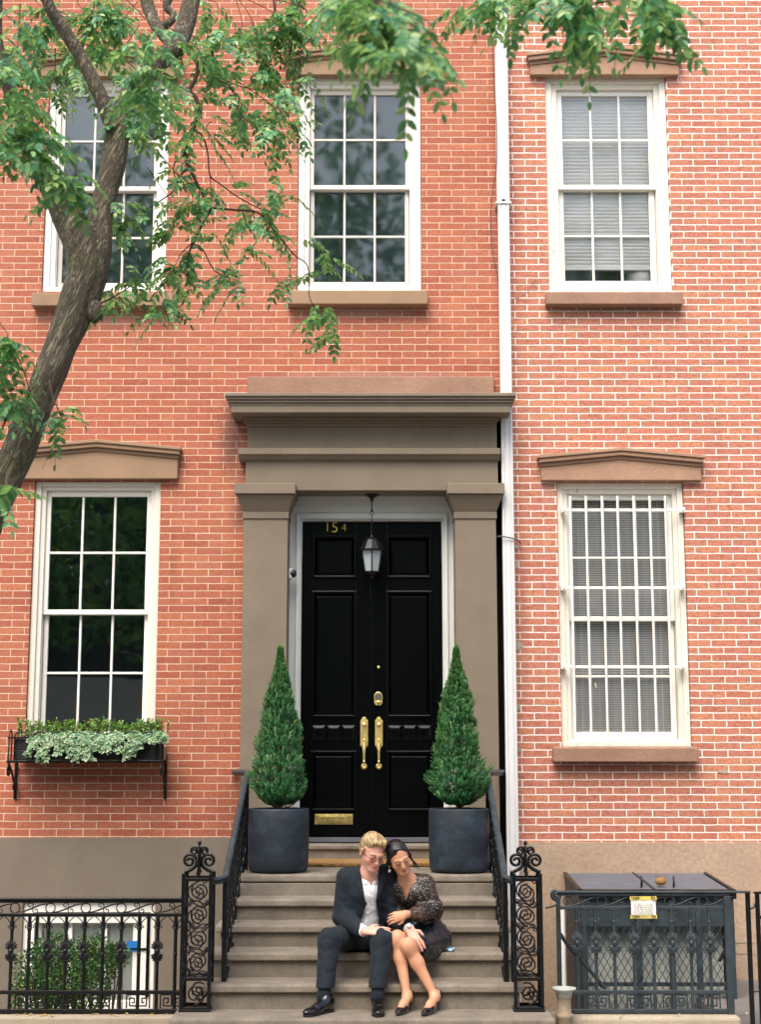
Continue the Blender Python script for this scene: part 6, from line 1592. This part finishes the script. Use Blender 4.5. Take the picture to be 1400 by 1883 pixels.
# leather skirt: wraps hips and upper thighs, hem above the knees
s = SDF((-.02, -2.45, .3), (.56, -1.66, .80), .0045)
s.cone(ww+V((.0, 0, -.03)), wp, .092, .122, .05); s.cone(whR+V((.02, 0, -.0)), whL+V((-.004, 0, .0)), .115, .106, .05)
hR_, hL_ = whR+(wkR-whR)*.62, whL+(wkL-whL)*.60
s.chain([whR, hR_], [.115, .078], .05); s.chain([whL, hL_], [.106, .080], .05); s.cone(whL+V((.0, .0, -.02)), hL_+V((.025, .06, -.05)), .095, .070, .05)
pn = (wkL-whL)/np.linalg.norm(wkL-whL); s.halfspace(hL_+pn*.035, pn); s.halfspace((0, 0, ww[2]+.01), (0, 0, 1))
s.wrinkle(.014, [((26, 30, 58), 0), ((-18, 24, 64), 1.9), ((44, 10, 20), .9)], wp+V((.03, -.08, .04)), .22); s.wrinkle(.004, [((40, 20, 30), 0), ((-30, 20, 40), 1)])
s.build('skirt', 'leather_skirt', wom)
for a, t_ in ((waR, wfR1), (waL, wfL1)):
    t2 = V((t_[0], t_[1], .168)); hl = V((a[0]+(a[0]-t_[0])*.25, a[1]+.035, .262)); d = V((t2[0]-hl[0], t2[1]-hl[1], 0)); Lh = np.linalg.norm(d); d /= Lh; sd = np.cross(d, V((0, 0, 1)))
    g = lambda u, w, z: V((hl[0], hl[1], 0))+d*u+sd*w+V((0, 0, z))
    s = SDF(np.minimum(hl, t2)-.09, np.maximum(hl, t2)+.09, .0035); rt = np.stack([d, sd, V((0, 0, 1))], 1)
    zt = lambda u: .262-.080*min(1, max(0, u/(Lh*.72)))
    s.ell(g(0, 0, .268), (.031, .032, .034), .012, 'add', rt); s.chain([g(.0, 0, .250), g(Lh*.35, 0, .222), g(Lh*.68, 0, .190), g(Lh*1.0, 0, .183)], [.027, .026, .029, .020], .02); s.cone(g(Lh*.9, 0, .181), g(Lh*1.16, 0, .179), .022, .008, .015)
    s.ell(g(.03, 0, .315), (.06, .024, .058), .006, 'sub', rt); s.chain([g(.02, 0, .292), g(Lh*.4, 0, .268), g(Lh*.72, 0, .226)], [.025, .027, .027], .006, 'sub')
    sh_ = s.build('high_heel', 'patent_black', wom)
    m = MB(); m.tube([g(-.016, 0, .25), g(-.020, 0, .215), g(-.018, 0, .168)], [.016, .008, .0042], 8); m.build('heel', 'patent_black', sh_)
    m = MB(); m.tube(smooth_path([g(-.004, 0, .229), g(Lh*.35, 0, .199), g(Lh*.66, 0, .170), g(Lh*.8, 0, .1685)], 4), lerp_list([.012, .014, .020, .022], 13), 8, flat=.22); m.build('sole', 'sole_red', sh_)
# ------------------------------------------------------------------ the other side of the street, seen only as reflections in the glass
op = thing('row_house', 'dark flat row house across the road facing the brick houses', 'house', (0, -19, 0))
m = MB(); m.box(-16, 16, -26, -19, -.3, 8.6); m.build('wall', 'interior_grey', op)
m = MB()
for k in range(10):
    for zz in (1.2, 4.6): m.box(-15+k*3.1, -13.7+k*3.1, -18.99, -18.9, zz, zz+2.2)
m.build('window', 'interior_dark', op)
m = MB(); m.box(-7.6, -4.9, -18.97, -18.6, .2, 3.4); m.box(-3.4, -1.9, -18.97, -18.7, 3.2, 4.4); m.build('pale_bay', 'white_paint', op)
ot = thing('street_tree', 'full leafy trees across the road facing the brick houses', 'tree', (-4, -15.5, 0))
m = MB(); m.tube([(-4, -15.5, 0), (-4.1, -15.5, 1.8), (-3.9, -15.5, 3.2)], [.2, .16, .12], 10); m.tube([(-7.2, -15.5, 0), (-7.1, -15.5, 1.8), (-7.4, -15.5, 3.2)], [.2, .16, .12], 10); m.build('trunk', 'bark', ot)
m = MB(); rr = random.Random(99)
for cx, cy, cz, r_ in ((-4, -15.5, 5, 1.7), (-5.6, -15.3, 5.4, 1.6), (-7.3, -15.5, 5.2, 1.9), (-2.4, -15.6, 6, 1.4), (-3.6, -15.6, 7.2, 1.5), (-6.2, -15.5, 7.4, 1.8), (1.2, -15.6, 8.8, 1.2), (-1, -15.6, 8.6, 1.5), (-9.5, -15.5, 6, 2.2), (-6.5, -15.2, 9.6, 1.9), (-4.2, -15.3, 10.2, 1.8), (-2.2, -15.4, 10.6, 1.8), (-.4, -15.3, 11.4, 1.7), (-6, -15.3, 11.8, 1.9), (-3.6, -15.3, 12.4, 1.8), (-1.4, -15.3, 13, 1.8), (4.2, -15.4, 9.8, 1.7), (5.8, -15.4, 10.4, 1.7), (4.8, -15.4, 12, 1.8), (6.8, -15.4, 12.4, 1.6), (5.4, -15.4, 8, 1.6), (2.4, -15.4, 10.8, 1.4)):
    for k in range(620):
        v = rvec(rr); q = Vector((cx, cy, cz))+v*r_*(1-.6*rr.random()**2); oval_leaf(m, q, rvec(rr), rvec(rr), rr.uniform(.18, .3), .14)
m.build('leaves', 'tree_leaf', ot)

# ------------------------------------------------------------------ light
w = bpy.data.worlds.new('World'); S.world = w; w.use_nodes = True
nt = w.node_tree; bg = nt.nodes['Background']
sky = nt.nodes.new('ShaderNodeTexSky'); sky.sky_type = 'NISHITA'; sky.sun_disc = False
EL, AZ = 58, 200     # sun high, in front of the facade and a little left
sky.sun_elevation = R(EL); sky.sun_rotation = R(AZ); sky.air_density = 1.0; sky.dust_density = 4.5; sky.ozone_density = .6; sky.altitude = 0
nt.links.new(sky.outputs[0], bg.inputs[0]); bg.inputs[1].default_value = .15
sd = bpy.data.lights.new('sun', 'SUN'); sd.energy = 1.5; sd.angle = R(40); sd.color = (1, .965, .91)
so = bpy.data.objects.new('sun', sd); COL.objects.link(so)
az = R(AZ); dvec = Vector((math.sin(az)*math.cos(R(EL)), math.cos(az)*math.cos(R(EL)), math.sin(R(EL))))
so.rotation_euler = dvec.to_track_quat('Z', 'Y').to_euler(); so.location = dvec*30
S.view_settings.view_transform = 'Standard'; S.view_settings.look = 'None'; S.view_settings.exposure = EXPO; S.view_settings.gamma = 1
S.cycles.max_bounces = 8; S.cycles.transparent_max_bounces = 24
S.cycles.use_denoising = True
